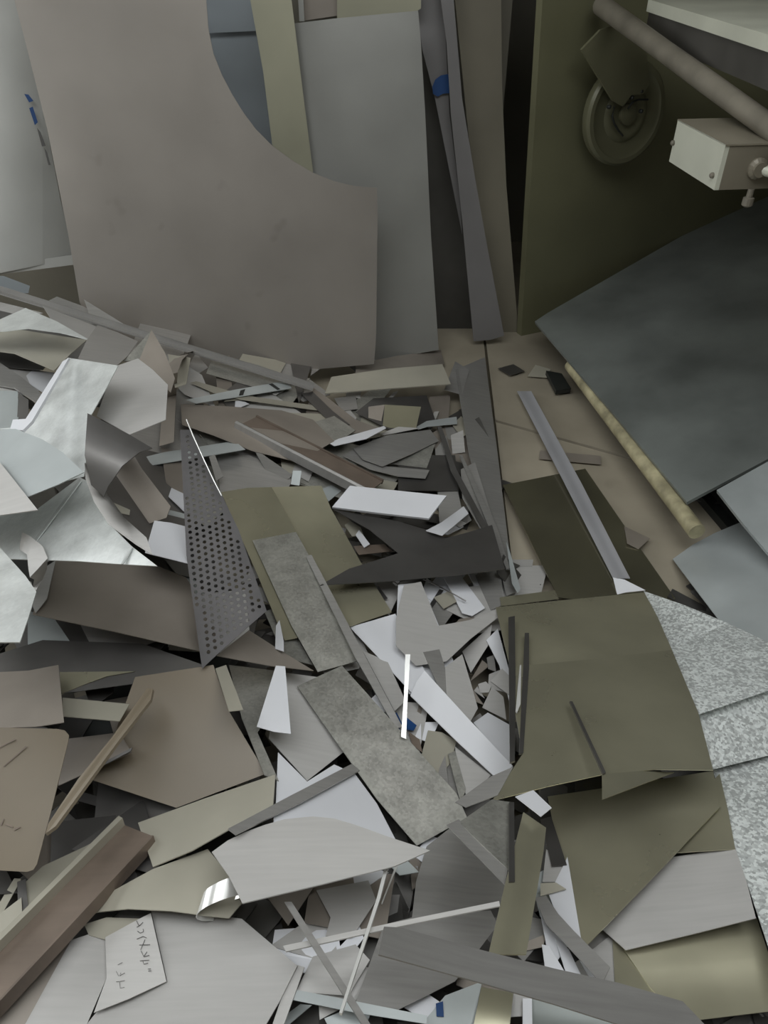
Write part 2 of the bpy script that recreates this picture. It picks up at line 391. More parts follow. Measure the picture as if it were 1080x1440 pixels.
v, f = lathe(g, out, [(.026, 0), (.026, .006), (.018, .012), (.018, .02)], 16, ref=(0, 0, 1)); solid('gland', v, f, 'boxside', parent=jb)
path = [g + out * d + np.array([k * .0, 0, -z]) + pr * k for d, z, k in ((0, 0, 0), (.03, .004, .03), (.06, .02, .10), (.09, .05, .2), (.10, .10, .32), (.10, .2, .42))]
v, f = tube(path, .013, 10); solid('conduit', v, f, 'boxwhite', parent=jb, smooth=40)
v, f = lathe(A + pr * .10 + np.array([0, 0, -HB]), (0, 0, -1), [(.008, 0), (.008, .02), (.014, .022), (.014, .04), (.006, .045)], 12, ref=(1, 0, 0)); solid('lower_gland', v, f, 'pipe', parent=jb)
v, f = box_verts(A + pr * .25 + np.array([0, 0, -HB - .04]), ab * 0.04, pr * 0.9, (0, 0, .04)); solid('mounting_arm', v, f, 'darkboard', parent=jb)

# low machine bed: dark plates with a pale rail, lower right of the panel
def plane3(p):
    P = np.array([at_z(x, y, h) for x, y, h in p]); M = np.c_[np.ones(3), P[:, :2]]
    return np.linalg.solve(M, P[:, 2])
pc = plane3([(755, 455, .14), (965, 705, .14), (1080, 262, .50)])
mp = at_z(900, 560, 0)
mach = empty('machine_bed', mp, 'low machine bed of dark steel plates with a pale rounded rail', 'machine')
def slab_on(poly, a, b, c, th):
    V2 = parse(poly); n_ = np.array([-b, -c, 1.0]); n_ /= np.linalg.norm(n_)
    return thicken([on_plane(x, y, a, b, c) for x, y in V2], [tuple(range(len(V2)))[::-1]], n_, th)
solid('bed_plate', *slab_on('752,452 770,440 1150,222 1150,608 966,706 860,578', *pc, .012), 'slate', parent=mach)
solid('front_plate', *slab_on('1008,689 1150,610 1150,860 1044,735', pc[0] + .004, pc[1], pc[2], .012), 'pale', parent=mach)
r0, r1 = at_z(803, 514, .10), at_z(980, 748, .10)
v, f = tube([r0 + (r1 - r0) * t for t in np.linspace(0, 1, 5)], .027, 16); solid('rail', v, f, 'rail', parent=mach, smooth=40)
i0, i1 = at_z(800, 500, .03), at_z(1000, 740, .03); d = i1 - i0; d /= np.linalg.norm(d); nn = np.array([-d[1], d[0], 0])
if nn[0] < 0: nn = -nn
v, f = box_verts(i0 + nn * .05 + np.array([0, 0, -.03]), i1 - i0 + d * .8, nn * 1.2, (0, 0, .03)); solid('gap_shadow_box', v, f, 'black', parent=mach)  # black box modelled under the plates to give the hole its darkness
v, f = box_verts(i0 + nn * .09, i1 - i0, nn * 0.03, (0, 0, .10)); solid('web', v, f, 'black', parent=mach)
q = at_z(1150, 400, .0); v, f = box_verts((q[0], q[1], 0), (.1, 0, 0), (0, .1, 0), (0, 0, .36)); solid('foot', v, f, 'black', parent=mach)

# ------------------------------------------------------------------ the heap: every piece is laid to rest on what lies below it
CELL = 2; GX0, GX1, GY0, GY1 = -260, 1340, 370, 1640
gxs = np.arange(GX0, GX1, CELL) + CELL / 2; gys = np.arange(GY0, GY1, CELL) + CELL / 2
GXX, GYY = np.meshgrid(gxs, gys)
CTRL = '''-200,400,.42 0,390,.36 60,405,.35 118,425,.33 200,450,.27 300,480,.20 400,515,.11 470,525,.07 560,515,.03 640,490,0 740,470,0 760,600,0 700,750,0 800,750,0
640,640,.02 560,600,.05 500,620,.08 440,600,.10 380,600,.13 320,600,.17 250,600,.22 100,550,.34 0,600,.40 -200,600,.45 0,700,.42 100,760,.40 200,760,.30 -200,800,.45
60,860,.34 150,880,.28 260,860,.25 100,950,.20 150,1050,.20 100,1150,.18 0,1100,.24 -200,1100,.30 0,1300,.28 -200,1400,.35 250,1300,.27 120,1400,.27 400,1000,.22 330,800,.20 450,800,.15
550,900,.14 560,760,.08 650,900,.08 690,1000,.08 600,1050,.11 650,1200,.17 500,1250,.24 420,1150,.24 500,1400,.27 750,1400,.24 740,1250,.18 800,1000,.07 780,860,.02 880,850,.01 950,760,0 900,700,0
1000,900,.09 1050,1100,.14 950,1150,.12 950,1300,.18 1080,1400,.24 1000,780,.03 1080,800,.10 1200,900,.2 1200,1300,.25 540,1600,.30 0,1600,.33 1000,1600,.28 880,640,0 650,760,.02'''
cp = np.array([[float(a) for a in t.split(',')] for t in CTRL.split()])
num = np.zeros_like(GXX); den = np.zeros_like(GXX)
for x, y, h in cp:
    wgt = 1.0 / ((GXX - x) ** 2 + (GYY - y) ** 2 + 900.0) ** 1.6; num += wgt * h; den += wgt
BZ = num / den
RU = (GXX - 540.0) / F; RV = (720.0 - GYY) / F
RX, RY, RZ = RU, CP + RV * SP, -SP + RV * CP
T0 = (BZ - CAMZ) / RZ
PX, PY, PZ = RX * T0, RY * T0, BZ.copy()
BASE = (PX.copy(), PY.copy(), PZ.copy())
IDB = -np.ones(GXX.shape, int)

def raster(poly):
    xs = [p[0] for p in poly]; ys = [p[1] for p in poly]
    i0 = max(0, int((min(xs) - GX0) // CELL)); i1 = min(GXX.shape[1], int((max(xs) - GX0) // CELL) + 2)
    j0 = max(0, int((min(ys) - GY0) // CELL)); j1 = min(GXX.shape[0], int((max(ys) - GY0) // CELL) + 2)
    X = GXX[j0:j1, i0:i1]; Y = GYY[j0:j1, i0:i1]; ins = np.zeros(X.shape, bool)
    for k in range(len(poly)):
        (xa, ya), (xb, yb) = poly[k], poly[(k + 1) % len(poly)]
        if ya == yb: continue
        c = ((ya > Y) != (yb > Y)) & (X < (xb - xa) * (Y - ya) / (yb - ya) + xa)
        ins ^= c
    jj, ii = np.nonzero(ins); jj += j0; ii += i0
    # the outline itself, so that slivers are caught too
    for k in range(len(poly)):
        (xa, ya), (xb, yb) = poly[k], poly[(k + 1) % len(poly)]
        n = max(2, int(math.hypot(xb - xa, yb - ya) / CELL)); t = np.linspace(0, 1, n)
        i = ((xa + (xb - xa) * t - GX0) // CELL).astype(int); j = ((ya + (yb - ya) * t - GY0) // CELL).astype(int)
        ok = (i >= 0) & (i < GXX.shape[1]) & (j >= 0) & (j < GXX.shape[0]); jj = np.r_[jj, j[ok]]; ii = np.r_[ii, i[ok]]
    return jj, ii

def rest_plane(poly, tilt=None, extra=(0, 0), lift=0.0, th=0.0015, ms=0.35):
    jj, ii = raster(poly)
    X, Y, Z = PX[jj, ii], PY[jj, ii], PZ[jj, ii]
    cx, cy = X.mean(), Y.mean()
    if len(X) > 1600:
        s = np.random.RandomState(len(X)).choice(len(X), 1600, replace=False); Xs, Ys, Zs = X[s], Y[s], Z[s]
    else: Xs, Ys, Zs = X, Y, Z
    q = np.array([ray(x, y) for x, y in poly]); q /= np.linalg.norm(q, axis=1)[:, None]
    def grz(b, c):                                                    # how steeply the rays meet the plane (never edge-on)
        b = np.atleast_1d(b); c = np.atleast_1d(c)
        return ((q[None, :, 2] - b[:, None] * q[None, :, 0] - c[:, None] * q[None, :, 1]) / np.sqrt(1 + b ** 2 + c ** 2)[:, None]).max(1)
    if tilt is None:
        b = c = 0.0; span = ms
        for it in range(7):
            gb = np.clip(np.linspace(b - span, b + span, 7), -ms, ms); gc = np.clip(np.linspace(c - span, c + span, 7), -ms, ms)
            Bq, Cq = [a.ravel() for a in np.meshgrid(gb, gc)]
            h = (Zs[None, :] - Bq[:, None] * (Xs - cx)[None, :] - Cq[:, None] * (Ys - cy)[None, :]).max(1) + 0.03 * (Bq ** 2 + Cq ** 2)
            h += 50 * np.maximum(0, grz(Bq, Cq) + 0.24)
            k = h.argmin(); b, c = Bq[k], Cq[k]; span *= 0.45
        b += extra[0]; c += extra[1]
    else: b, c = tilt
    if grz(b, c)[0] > -0.15: print('GRAZING', poly[:3], b, c, grz(b, c)[0])
    a = (Z - b * X - c * Y).max() + th + 0.0008 + lift
    return a, b, c, jj, ii

NID = [0]; REC = []
def write(jj, ii, a, b, c, ident):
    t = (a - CAMZ) / (RZ[jj, ii] - b * RX[jj, ii] - c * RY[jj, ii])
    PX[jj, ii] = RX[jj, ii] * t; PY[jj, ii] = RY[jj, ii] * t; PZ[jj, ii] = CAMZ + RZ[jj, ii] * t; IDB[jj, ii] = ident

def axis_of(poly, kind):
    if not isinstance(kind, str): ang = math.radians(kind); return np.array([math.cos(ang), -math.sin(ang)])
    P = np.array(poly) - np.mean(poly, axis=0); u, s, vt = np.linalg.svd(P)
    ax_ = vt[0] if kind == 'l' else vt[1]
    return ax_ if ax_[0] >= 0 else -ax_

def piece_mesh(poly, a, b, c, th, bend):
    n = 1; axv = np.array([1.0, 0])
    if bend: axv = axis_of(poly, bend[0]); n = bend[3] if len(bend) > 3 else 9
    V2, Fc = strips2d(poly, axv, n)
    d = [p[0] * axv[0] + p[1] * axv[1] for p in poly]; lo, hi = min(d), max(d)
    nrm = np.array([-b, -c, 1.0]); nrm /= np.linalg.norm(nrm)
    V = []
    for x, y in V2:
        dz = 0.0
        if bend:
            t = (x * axv[0] + y * axv[1] - lo) / (hi - lo); k = bend[2]
            if k == 'arch': dz = bend[1] * (1 - (2 * t - 1) ** 2)      # middle up
            elif k == 'cup': dz = bend[1] * (2 * t - 1) ** 2           # both ends up
            elif k == 'end': dz = bend[1] * max(0, (t - .45) / .55) ** 2   # far end curls
            elif k == 'start': dz = bend[1] * max(0, (.55 - t) / .55) ** 2
            elif k == 'wave': dz = bend[1] * (0.5 + 0.5 * math.sin(t * 7.0))
        V.append(on_plane(x, y, a + dz, b, c))
    return V, Fc, nrm

PENDING = []
def add(name, mat, poly, label=None, cat='offcut', group=None, tilt=None, extra=(0, 0), lift=0.0, th=0.0015, bend=None, ms=0.35, minvis=0):
    poly = parse(poly) if isinstance(poly, str) else poly
    a, b, c, jj, ii = rest_plane(poly, tilt, extra, lift, th, ms)
    ident = NID[0]; NID[0] += 1
    if bend is None and len(jj) > 900:                                 # big sheets are never dead flat
        k = (ident * 37) % 4
        bend = (('l', 's', 'l', 's')[k], 0.0025 + 0.0015 * (ident % 3), ('arch', 'wave', 'wave', 'arch')[k], 8)
    write(jj, ii, a, b, c, ident)
    p = dict(name=name, mat=mat, poly=poly, label=label, cat=cat, group=group, abc=(a, b, c), th=th, bend=bend, ident=ident, minvis=minvis, kids=[])
    PENDING.append(p)
    return p
def kid(p, name, mat, poly, th=0.0006):
    p['kids'].append((name, mat, parse(poly) if isinstance(poly, str) else poly, th))
def build(p):
    a, b, c = p['abc']
    V, Fc, nrm = piece_mesh(p['poly'], a, b, c, p['th'], p['bend'])
    og = np.mean(V, axis=0)
    VV, FF = thicken(V, Fc, nrm, p['th'])
    o = solid(p['name'], VV, FF, p['mat'], p['label'], p['cat'], smooth=25, origin=og, group=p['group'])
    for nm, mt, pl, th in p['kids']:
        V, Fc, nrm = piece_mesh(pl, a + th + .0012 + (abs(p['bend'][1]) if p['bend'] else 0), b, c, th, None); VV, FF = thicken(V, Fc, nrm, th)
        solid(nm, VV, FF, mt, parent=o)
    return o

def profile(name, mat, p0, p1, wpx, prof, label, cat='bar', tilt=None, lift=0.0, lips=()):
    """a rolled bar: prof = (across, up) in metres swept between two pixels on its rest plane; lips = [(name, prof, mat)] are its parts"""
    p0 = np.array(p0, float); p1 = np.array(p1, float); d = (p1 - p0) / np.linalg.norm(p1 - p0); q = np.array([-d[1], d[0]]) * wpx / 2
    poly = [tuple(p0 + q), tuple(p1 + q), tuple(p1 - q), tuple(p0 - q)]
    a, b, c, jj, ii = rest_plane(poly, tilt, lift=lift, th=0.0)
    ident = NID[0]; NID[0] += 1; write(jj, ii, a + 0.012, b, c, ident)
    A_, B_ = on_plane(*p0, a, b, c), on_plane(*p1, a, b, c); up = np.array([-b, -c, 1.0]); up /= np.linalg.norm(up)
    dr = B_ - A_; dr /= np.linalg.norm(dr); side = np.cross(dr, up)
    def sweep(pf):
        n = len(pf); V = [E + side * s + up * h for E in (A_, B_) for s, h in pf]
        return V, [(i, (i + 1) % n, (i + 1) % n + n, i + n) for i in range(n)] + [tuple(range(n - 1, -1, -1)), tuple(range(n, 2 * n))]
    if lips:
        root = empty(name, (A_ + B_) / 2, label, cat)
        for nm, pf, mt in lips: solid(nm, *sweep(pf), mt, parent=root)
        return root
    return solid(name, *sweep(prof), mat, label, cat)

def curl(name, mat, pts, width, label, cat='strip', th=0.0012, parent=None):
    """ribbon through 3-D points, `width` = vector across"""
    P = [np.array(p, float) for p in pts]; wv = np.array(width, float); n = len(P); V = []; Fc = []
    for p in P: V += [p, p + wv]
    for i in range(n - 1): Fc.append((2 * i, 2 * i + 1, 2 * i + 3, 2 * i + 2))
    W = []
    for i in range(n):
        t = P[min(i + 1, n - 1)] - P[max(i - 1, 0)]; nr = np.cross(t, wv); nr /= np.linalg.norm(nr); W += [V[2 * i] - nr * th, V[2 * i + 1] - nr * th]
    m = 2 * n; FF = list(Fc) + [tuple(k + m for k in q[::-1]) for q in Fc]
    for i in range(n - 1):
        FF += [(2 * i + 2, 2 * i, 2 * i, ), ] if False else []
        FF += [(2 * i, 2 * i + 2, 2 * i + 2 + m, 2 * i + m), (2 * i + 3, 2 * i + 1, 2 * i + 1 + m, 2 * i + 3 + m)]
    FF += [(1, 0, m, 1 + m), (2 * n - 2, 2 * n - 1, 2 * n - 1 + m, 2 * n - 2 + m)]
    return solid(name, V + W, FF, mat, label, cat, smooth=50, parent=parent)
def surf(x, y, dz=0.0):
    """point of the heap as laid so far under pixel x,y"""
    i = int((x - GX0) // CELL); j = int((y - GY0) // CELL); return np.array([PX[j, i], PY[j, i], PZ[j, i] + dz])

# ---- loose small scrap that fills the heap: individuals, kept only where they can be seen
ZONES = [
 ('small dull offcut in the tangle below the leaning sheets', 'loose scrap below the leaning sheets', (250, 500, 660, 700), 70, ('grey', 'warm', 'dark', 'cream', 'galvdull', 'lav'), (18, 60)),
 ('small pale offcut in the heap around the long white strip', 'loose scrap in the middle of the heap', (480, 780, 720, 1120), 80, ('lav', 'white', 'lav', 'grey', 'warm'), (16, 52)),
 ('small dark offcut deep in the shadowed hollow at the left', 'loose scrap in the left hollow', (-40, 880, 330, 1240), 50, ('dark', 'warm', 'dark', 'black', 'dark'), (25, 80)),  # mostly dark mats with one warm; brown left out so the hollow looks darker
 ('small grey offcut among the front sheets at the bottom', 'loose scrap at the front', (380, 1180, 900, 1480), 60, ('lav', 'grey', 'white', 'warm', 'pale'), (25, 80)),
 ('small offcut in the heap behind the bright galvanized sheets', 'loose scrap at the left', (-40, 420, 330, 900), 60, ('grey', 'pale', 'dark', 'galvdull', 'lav'), (20, 70)),
 ('tiny sliver in the tangle at the back of the heap', 'tiny slivers at the back', (330, 540, 690, 860), 70, ('grey', 'warm', 'lav', 'cream', 'dark', 'white'), (8, 24)),
 ('tiny sliver in the middle of the heap', 'tiny slivers in the middle', (500, 830, 720, 1110), 40, ('lav', 'grey', 'white', 'warm', 'dark'), (8, 22)),
]
rnd = random.Random(11)
for lab, grp, (x0, y0, x1, y1), n, mats, (smin, smax) in ZONES:
    for k in range(n):
        x, y = rnd.uniform(x0, x1), rnd.uniform(y0, y1); s = rnd.uniform(smin, smax); asp = rnd.choice((1, .6, .35, .18)); an = rnd.uniform(0, math.pi)
        ca, sa = math.cos(an), math.sin(an); m = rnd.choice((3, 4, 4, 4, 5)); pl = []
        if m == 4: loc = [(-1, -1), (1, -1), (1 - rnd.uniform(0, .5), 1), (-1 + rnd.uniform(0, .5), 1)]
        else: loc = [(math.cos(6.283 * i / m + rnd.uniform(-.3, .3)), math.sin(6.283 * i / m + rnd.uniform(-.3, .3))) for i in range(m)]
        for u, v_ in loc: pl.append((x + s * (u * ca - v_ * asp * sa), y + .8 * s * (u * sa + v_ * asp * ca)))
        pp = np.array(pl); xr, yr = pp[:, 0], pp[:, 1]
        if yr.min() < 470 + max(0, 300 - xr.min()) * -.28 + 12: continue
        add('metal_offcut', rnd.choice(mats), pl, lab, 'offcut', grp, ms=0.45, minvis=40 if smin > 10 else 14)

# ---- floor on the right side of the heap
add('steel_strip', 'grey', '640,520 682,502 700,640 718,790 727,832 712,838 690,740 660,640', 'long grey steel strip lying flat on the floor along the heap edge', 'strip', th=.003)
add('steel_plate', 'olivemirror', '707,682 823,659 880,742 950,842 868,850 785,840', 'dark olive rectangular plate on the floor under the thin white strip', 'plate', th=.003)
add('metal_offcut', 'warm', '760,633 845,641 845,653 758,645', 'thin taupe strip on the floor crossed by the long grey strip', 'strip')
add('steel_strip', 'strip', '727,550 747,550 818,680 886,813 862,813 790,672', 'long narrow light grey strip lying diagonally on the dark plate', 'strip', th=.003, lift=.004)
add('metal_offcut', 'warm', '878,740 914,757 898,772 882,764', 'small taupe tab on the floor right of the dark olive plate')
add('metal_offcut', 'cream', '742,529 753,513 774,519 769,531', 'small cream scrap on the floor by the machine bed corner')
add('metal_offcut', 'dark', '700,518 722,512 738,522 718,528', 'small dark scrap on the floor below the lavender strip')
add('rubber_block', 'black', '768,521 790,525 803,546 782,549', 'black rubber block on the floor against the machine bed', 'block', th=.02)
# ---- back edge of the heap
add('crumpled_sheet', 'leanblue', '-130,383 5,388 42,402 40,412 12,412 -130,404', 'small blue-grey crumpled sheet at the far left edge below the leaning sheet', extra=(0, .1))
add('metal_offcut', 'grey', '58,428 80,417 118,431 175,462 120,460', 'grey triangular offcut lying behind the long edge bar', extra=(0, .25))
add('metal_offcut', 'grey', '118,421 178,458 175,466 130,455', 'narrow grey triangle against the beige leaning sheet', tilt=(-.1, .6))
add('metal_offcut', 'galvdull', '300,500 360,512 420,535 360,545 290,525', 'dull zinc offcut tucked under the beige leaning sheet')
add('metal_offcut', 'grey', '640,508 660,520 650,555 625,548', 'small grey offcut at the right end of the olive plank')
add('metal_offcut', 'warm', '500,512 560,500 620,492 625,512 500,530', 'taupe offcut flat on the floor under the wavy leaning sheet')
add('steel_plank', 'cream', '457,553 466,530 540,519 622,512 634,540 550,546', 'cream-olive plank propped in front of the wavy leaning sheet', 'plank', th=.004, extra=(0, .18), lift=.02)
add('metal_offcut', 'dark', '500,580 525,560 600,556 612,590 560,610', 'dark sheet lying under the small boxy offcuts at the back')
add('metal_offcut', 'warm', '518,572 541,569 536,594 518,588', 'small taupe square leaning beside the olive square', tilt=(0, .5))
add('metal_offcut', 'olive', '541,569 592,572 585,603 538,601', 'small olive square sheet below the cream-olive plank', tilt=(0, .35))
add('metal_offcut', 'grey', '470,560 500,556 503,575 480,578', 'small grey tab left of the taupe square')
add('steel_sheet', 'warm', '440,545 462,560 500,590 540,605 470,612 430,580', 'dull grey-brown sheet among the back strips', 'sheet')
add('steel_sheet', 'cream', '395,580 455,582 470,600 425,622 400,610', 'cream sheet corner behind the brown channel bar', 'sheet')
add('steel_sheet', 'warm', '254,568 330,572 396,577 440,590 470,620 420,650 355,634 300,612 256,597', 'large grey-brown sheet behind the ribbed channel bar', 'sheet', bend=('s', .02, 'arch', 8))
add('steel_strip', 'cream', '268,538 276,536 345,556 448,571 447,577 340,562 300,552', 'thin pale strip crossing under the banded strip', 'strip')
p = add('steel_strip', 'pale', '262,562 330,548 405,535 410,546 335,558 276,567', 'pale strip with dark marks crossing over the thin strip', 'strip', th=.002)
kid(p, 'dark_band', 'black', '338,549 345,547 342,555 336,556'); kid(p, 'dark_band', 'black', '378,540 383,539 394,547 390,548')
add('steel_strip', 'dark', '423,553 440,551 468,578 492,597 470,599 445,575', 'dark flat strip running diagonally beside the banded strip', 'strip')
add('metal_offcut', 'galvdull', '420,600 470,585 500,605 470,625 430,620', 'dark zinc offcut right of the cream sheet corner')
add('metal_offcut', 'white', '436,613 446,610 456,616 452,619 438,619', 'tiny white chip above the brown channel bar')
add('steel_strip', 'white', '463,623 476,617 540,599 543,602 515,617 470,627', 'bright white strip tapering left behind the fanned sheets', 'strip', lift=.006)
add('steel_strip', 'pale', '586,600 600,592 642,586 643,596 600,600 588,604', 'short pale strip at the right of the fanned sheets', 'strip', lift=.006)
add('steel_strip', 'lav', '535,610 560,600 590,602 540,612', 'thin pale sliver on top of the fanned sheets', 'strip')
add('steel_strip', 'grey', '612,632 628,612 634,640 650,720 618,735', 'upright grey strip right of the fanned sheets', 'strip', th=.002)
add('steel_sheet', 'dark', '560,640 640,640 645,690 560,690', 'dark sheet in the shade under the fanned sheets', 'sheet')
add('metal_offcut', 'grey', '482,641 500,630 515,645 545,656 604,661 598,673 560,670 520,660', 'pale curved strip at the front of the fanned sheets', 'strip', lift=.01)
add('metal_offcut', 'galvdull', '548,652 612,624 606,642 600,658', 'olive-grey triangle in the fanned sheets')
add('metal_offcut', 'grey', '496,630 545,612 605,604 617,620 580,638 538,656 510,646', 'broad grey leaf-shaped sheet on top of the fanned sheets', bend=('l', .006, 'arch', 7))
add('metal_offcut', 'grey', '634,612 651,605 654,636 636,638', 'small folded grey tab standing on the floor strip', tilt=(0, .5))
add('steel_strip', 'grey', '648,660 668,650 690,720 700,745 680,752 650,700', 'grey offcut strip beside the dark rods at the heap edge', 'strip')
add('steel_rod', 'dark', '615,600 621,600 642,660 680,730 704,775 700,778 672,732 634,662', 'thin dark flat rod along the right heap edge', 'rod', th=.005, lift=.004)
add('steel_rod', 'grey', '646,640 650,640 700,745 718,800 712,800', 'thin grey rod parallel to the dark one at the heap edge', 'rod', th=.004)
add('metal_offcut', 'pale', '712,762 716,772 732,828 728,834 720,820', 'narrow bright strip end on the floor left of the dark plate', 'strip', lift=.004)
# ---- left back of the heap
profile('edge_bar', 'grey', (-40, 400), (440, 548), 16, [(-.02, 0), (.02, 0), (.02, .004), (-.016, .004), (-.016, .022), (-.02, .022)], 'long grey angle bar along the back edge of the heap', 'bar')
add('steel_sheet', 'dark', '-130,425 40,440 110,470 60,520 -130,510', 'dark sheet beneath the curved pale sheet at the far left', 'sheet')
add('steel_strip', 'grey', '-20,420 30,432 60,440 40,446 -20,432', 'thin grey strip in front of the edge bar at far left', 'strip')
add('steel_sheet', 'lav', '60,430 135,459 126,480 80,462', 'grey folded margin behind the curved pale sheet', 'sheet')
add('steel_sheet', 'cream', '-130,470 18,462 122,478 100,497 76,521 20,497 -130,478', 'cream sheet lying below the curved pale sheet at left', 'sheet', bend=('l', .012, 'cup', 8))
add('steel_sheet', 'galv', '-130,470 0,449 36,433 80,452 126,478 85,468 40,462 8,466', 'bright curved sheet at the left edge below the angle bar', 'sheet', bend=('l', .03, 'arch', 10), lift=.015)
add('metal_offcut', 'white', '37,528 46,520 77,524 62,553 42,540', 'small bright white offcut under the folded zinc sheet')
add('steel_strip', 'grey', '-130,498 0,510 30,530 60,555 52,566 20,545 -130,520', 'grey channel strip at left under the folded zinc sheet', 'strip', th=.006)
add('metal_offcut', 'pale', '-130,545 25,550 26,588 12,610 -130,610', 'pale scratched offcut at the left edge', 'offcut')
add('metal_offcut', 'dark', '26,553 40,562 40,592 24,590', 'dark upright scrap left of the folded zinc sheet', tilt=(0, .6))
add('steel_sheet', 'grey', '137,457 165,467 194,480 180,500 160,518 108,508 122,478', 'grey trapezoid sheet at the top of the left heap', 'sheet')
add('metal_offcut', 'cream', '236,498 268,503 262,540 246,545 240,520', 'cream scrap behind the pointed folded offcut')
add('metal_offcut', 'galvdull', '174,508 213,464 222,478 200,506', 'striped dull flap of folded sheet behind the pentagon sheet', tilt=(-.2, .4))
add('metal_offcut', 'warm', '213,464 232,496 246,532 240,552 218,530 196,506', 'pointed taupe folded offcut behind the pentagon sheet', tilt=(.1, .45))
add('steel_sheet', 'lav', '194,504 215,520 236,541 233,590 182,611 136,585 150,545 165,514', 'pale taupe pentagon sheet on the left heap', 'sheet', extra=(0, .12))
add('steel_sheet', 'galv', '95,503 166,514 150,545 128,584 122,640 118,670 40,690 -130,660 -130,612 34,600', 'large zinc sheet with a folded white left edge', 'sheet', extra=(.12, .16))
add('folded_edge', 'white', '88,508 97,503 45,592 32,605 14,604 18,590 36,589', 'bright folded sheet edge along the large zinc sheet', 'strip', lift=.012, th=.006)
# ---- hollow with the hoop
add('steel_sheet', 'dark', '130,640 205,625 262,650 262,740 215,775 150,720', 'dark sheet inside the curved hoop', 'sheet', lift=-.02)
add('metal_offcut', 'warm', '226,628 262,640 262,700 236,695', 'taupe upright scrap behind the perforated sheet')
add('metal_offcut', 'cream', '158,706 183,717 182,724 164,720', 'small cream chip inside the hoop')
add('metal_offcut', 'white', '241,686 258,694 264,724 237,698', 'small pale leaf-shaped chip left of the perforated sheet', lift=.01)
add('metal_offcut', 'pale', '218,712 262,723 262,730 217,722', 'thin pale strip above the white square by the perforated sheet', 'strip')
add('metal_offcut', 'dark', '213,718 262,730 262,745 214,735', 'dark strip above the white square by the perforated sheet', 'strip')
add('steel_plate', 'warm', '159,662 187,638 200,660 240,712 234,728 210,736 185,700', 'taupe rectangular plate standing inside the hoop', 'plate', tilt=(.1, .25), lift=.01)
add('metal_offcut', 'white', '217,732 240,735 264,741 264,792 204,777', 'white square offcut left of the perforated sheet', lift=.01)
add('steel_strip', 'pale', '202,643 230,636 330,620 345,632 262,646 215,654', 'pale flat strip passing behind the perforated sheet', 'strip')
# ---- middle back
add('steel_sheet', 'grey', '305,640 350,640 396,660 412,676 395,700 310,702', 'grey sheet between the bright line and the channel bar', 'sheet')
add('metal_offcut', 'grey', '294,642 302,639 314,670 304,676', 'small narrow tab beside the bright line')
add('metal_offcut', 'grey', '355,628 378,645 412,668 405,674 375,664', 'narrow grey sliver below the channel bar', 'strip')
add('metal_offcut', 'pale', '412,662 424,662 421,683 409,681', 'small pale rectangular tab above the olive sheets', tilt=(0, .5))
add('metal_offcut', 'pale', '452,688 466,682 480,690 462,705', 'small pale chip at the left end of the bright plank')
profile('channel_bar', 'rust', (345, 597), (525, 690), 40, [], 'long brown ribbed channel bar lying diagonally at the back', 'bar', lift=.004,
        lips=[('web', [(-.06, .006), (.06, .006), (.06, .01), (-.06, .01)], 'rust'), ('ribbed_edge', [(.045, 0), (.062, 0), (.062, .03), (.055, .035), (.045, .03)], 'grey'), ('back_edge', [(-.062, 0), (-.055, 0), (-.055, .016), (-.062, .016)], 'rust')])
# ---- left front hollow
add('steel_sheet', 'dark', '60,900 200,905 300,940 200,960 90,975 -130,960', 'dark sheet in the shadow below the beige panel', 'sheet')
add('steel_sheet', 'brown', '190,952 300,935 322,1000 374,1088 248,1136 130,1097 160,1035', 'large brown filmed sheet in the left hollow', 'sheet', extra=(0, .05), lift=.015)
add('metal_offcut', 'warm', '86,1040 168,1030 185,1058 140,1078 82,1105', 'taupe offcut between the rounded sheet and the thin batten')
add('steel_strip', 'cream', '88,981 130,985 182,990 168,1014 88,1007', 'cream-grey strip across the dark left hollow', 'strip', lift=.01)
add('metal_offcut', 'olive', '84,945 190,944 150,951 120,962 86,976', 'dark olive triangle above the cream-grey strip')
add('steel_sheet', 'warm', '-130,952 40,943 82,935 86,975 90,1016 50,1022 -130,1028', 'taupe filmed sheet at the left edge above the rounded sheet', 'sheet', lift=.02)
p = add('rounded_sheet', 'brown', '-40,1022 80,1025 91,1027 97,1034 96,1042 72,1140 52,1215 47,1223 38,1226 -40,1222', 'beige-brown sheet with rounded corners at the left edge', 'sheet', lift=.04)
for s_ in ('-8,1054 -6,1054 22,1040 21,1038', '4,1078 6,1078 38,1050 36,1049', '0,1160 2,1161 6,1152 5,1151', '8,1160 18,1164 18,1162 9,1158', '20,1168 28,1164 28,1162 20,1165'): kid(p, 'pencil_mark', 'rust', s_)
add('steel_strip', 'cream', '-10,1285 20,1235 30,1236 -5,1300', 'thin pale strip below the rounded sheet', 'strip')
add('steel_sheet', 'cream', '34,1242 60,1218 120,1190 168,1165 150,1200 100,1260 30,1330', 'cream sheet under the brown channel at left', 'sheet')
add('bent_strap', 'dark', '24,1240 36,1236 40,1282 32,1294 26,1288', 'dark bent strap end below the rounded sheet', 'strip', lift=.004)
add('steel_sheet', 'cream', '-20,1300 30,1262 32,1300 -20,1360', 'pale sheet corner at the left edge beside the dark strap', 'sheet')
add('wooden_batten', 'brown', '207,967 215,969 212,984 168,1040 120,1105 78,1162 64,1172 68,1158 110,1095 158,1036', 'thin pale batten leaning across the brown sheet', 'batten', th=.006, lift=.03)
add('metal_offcut', 'dark', '145,1072 186,1051 184,1056 150,1074', 'thin dark sliver on the brown filmed sheet', 'strip', lift=.004)
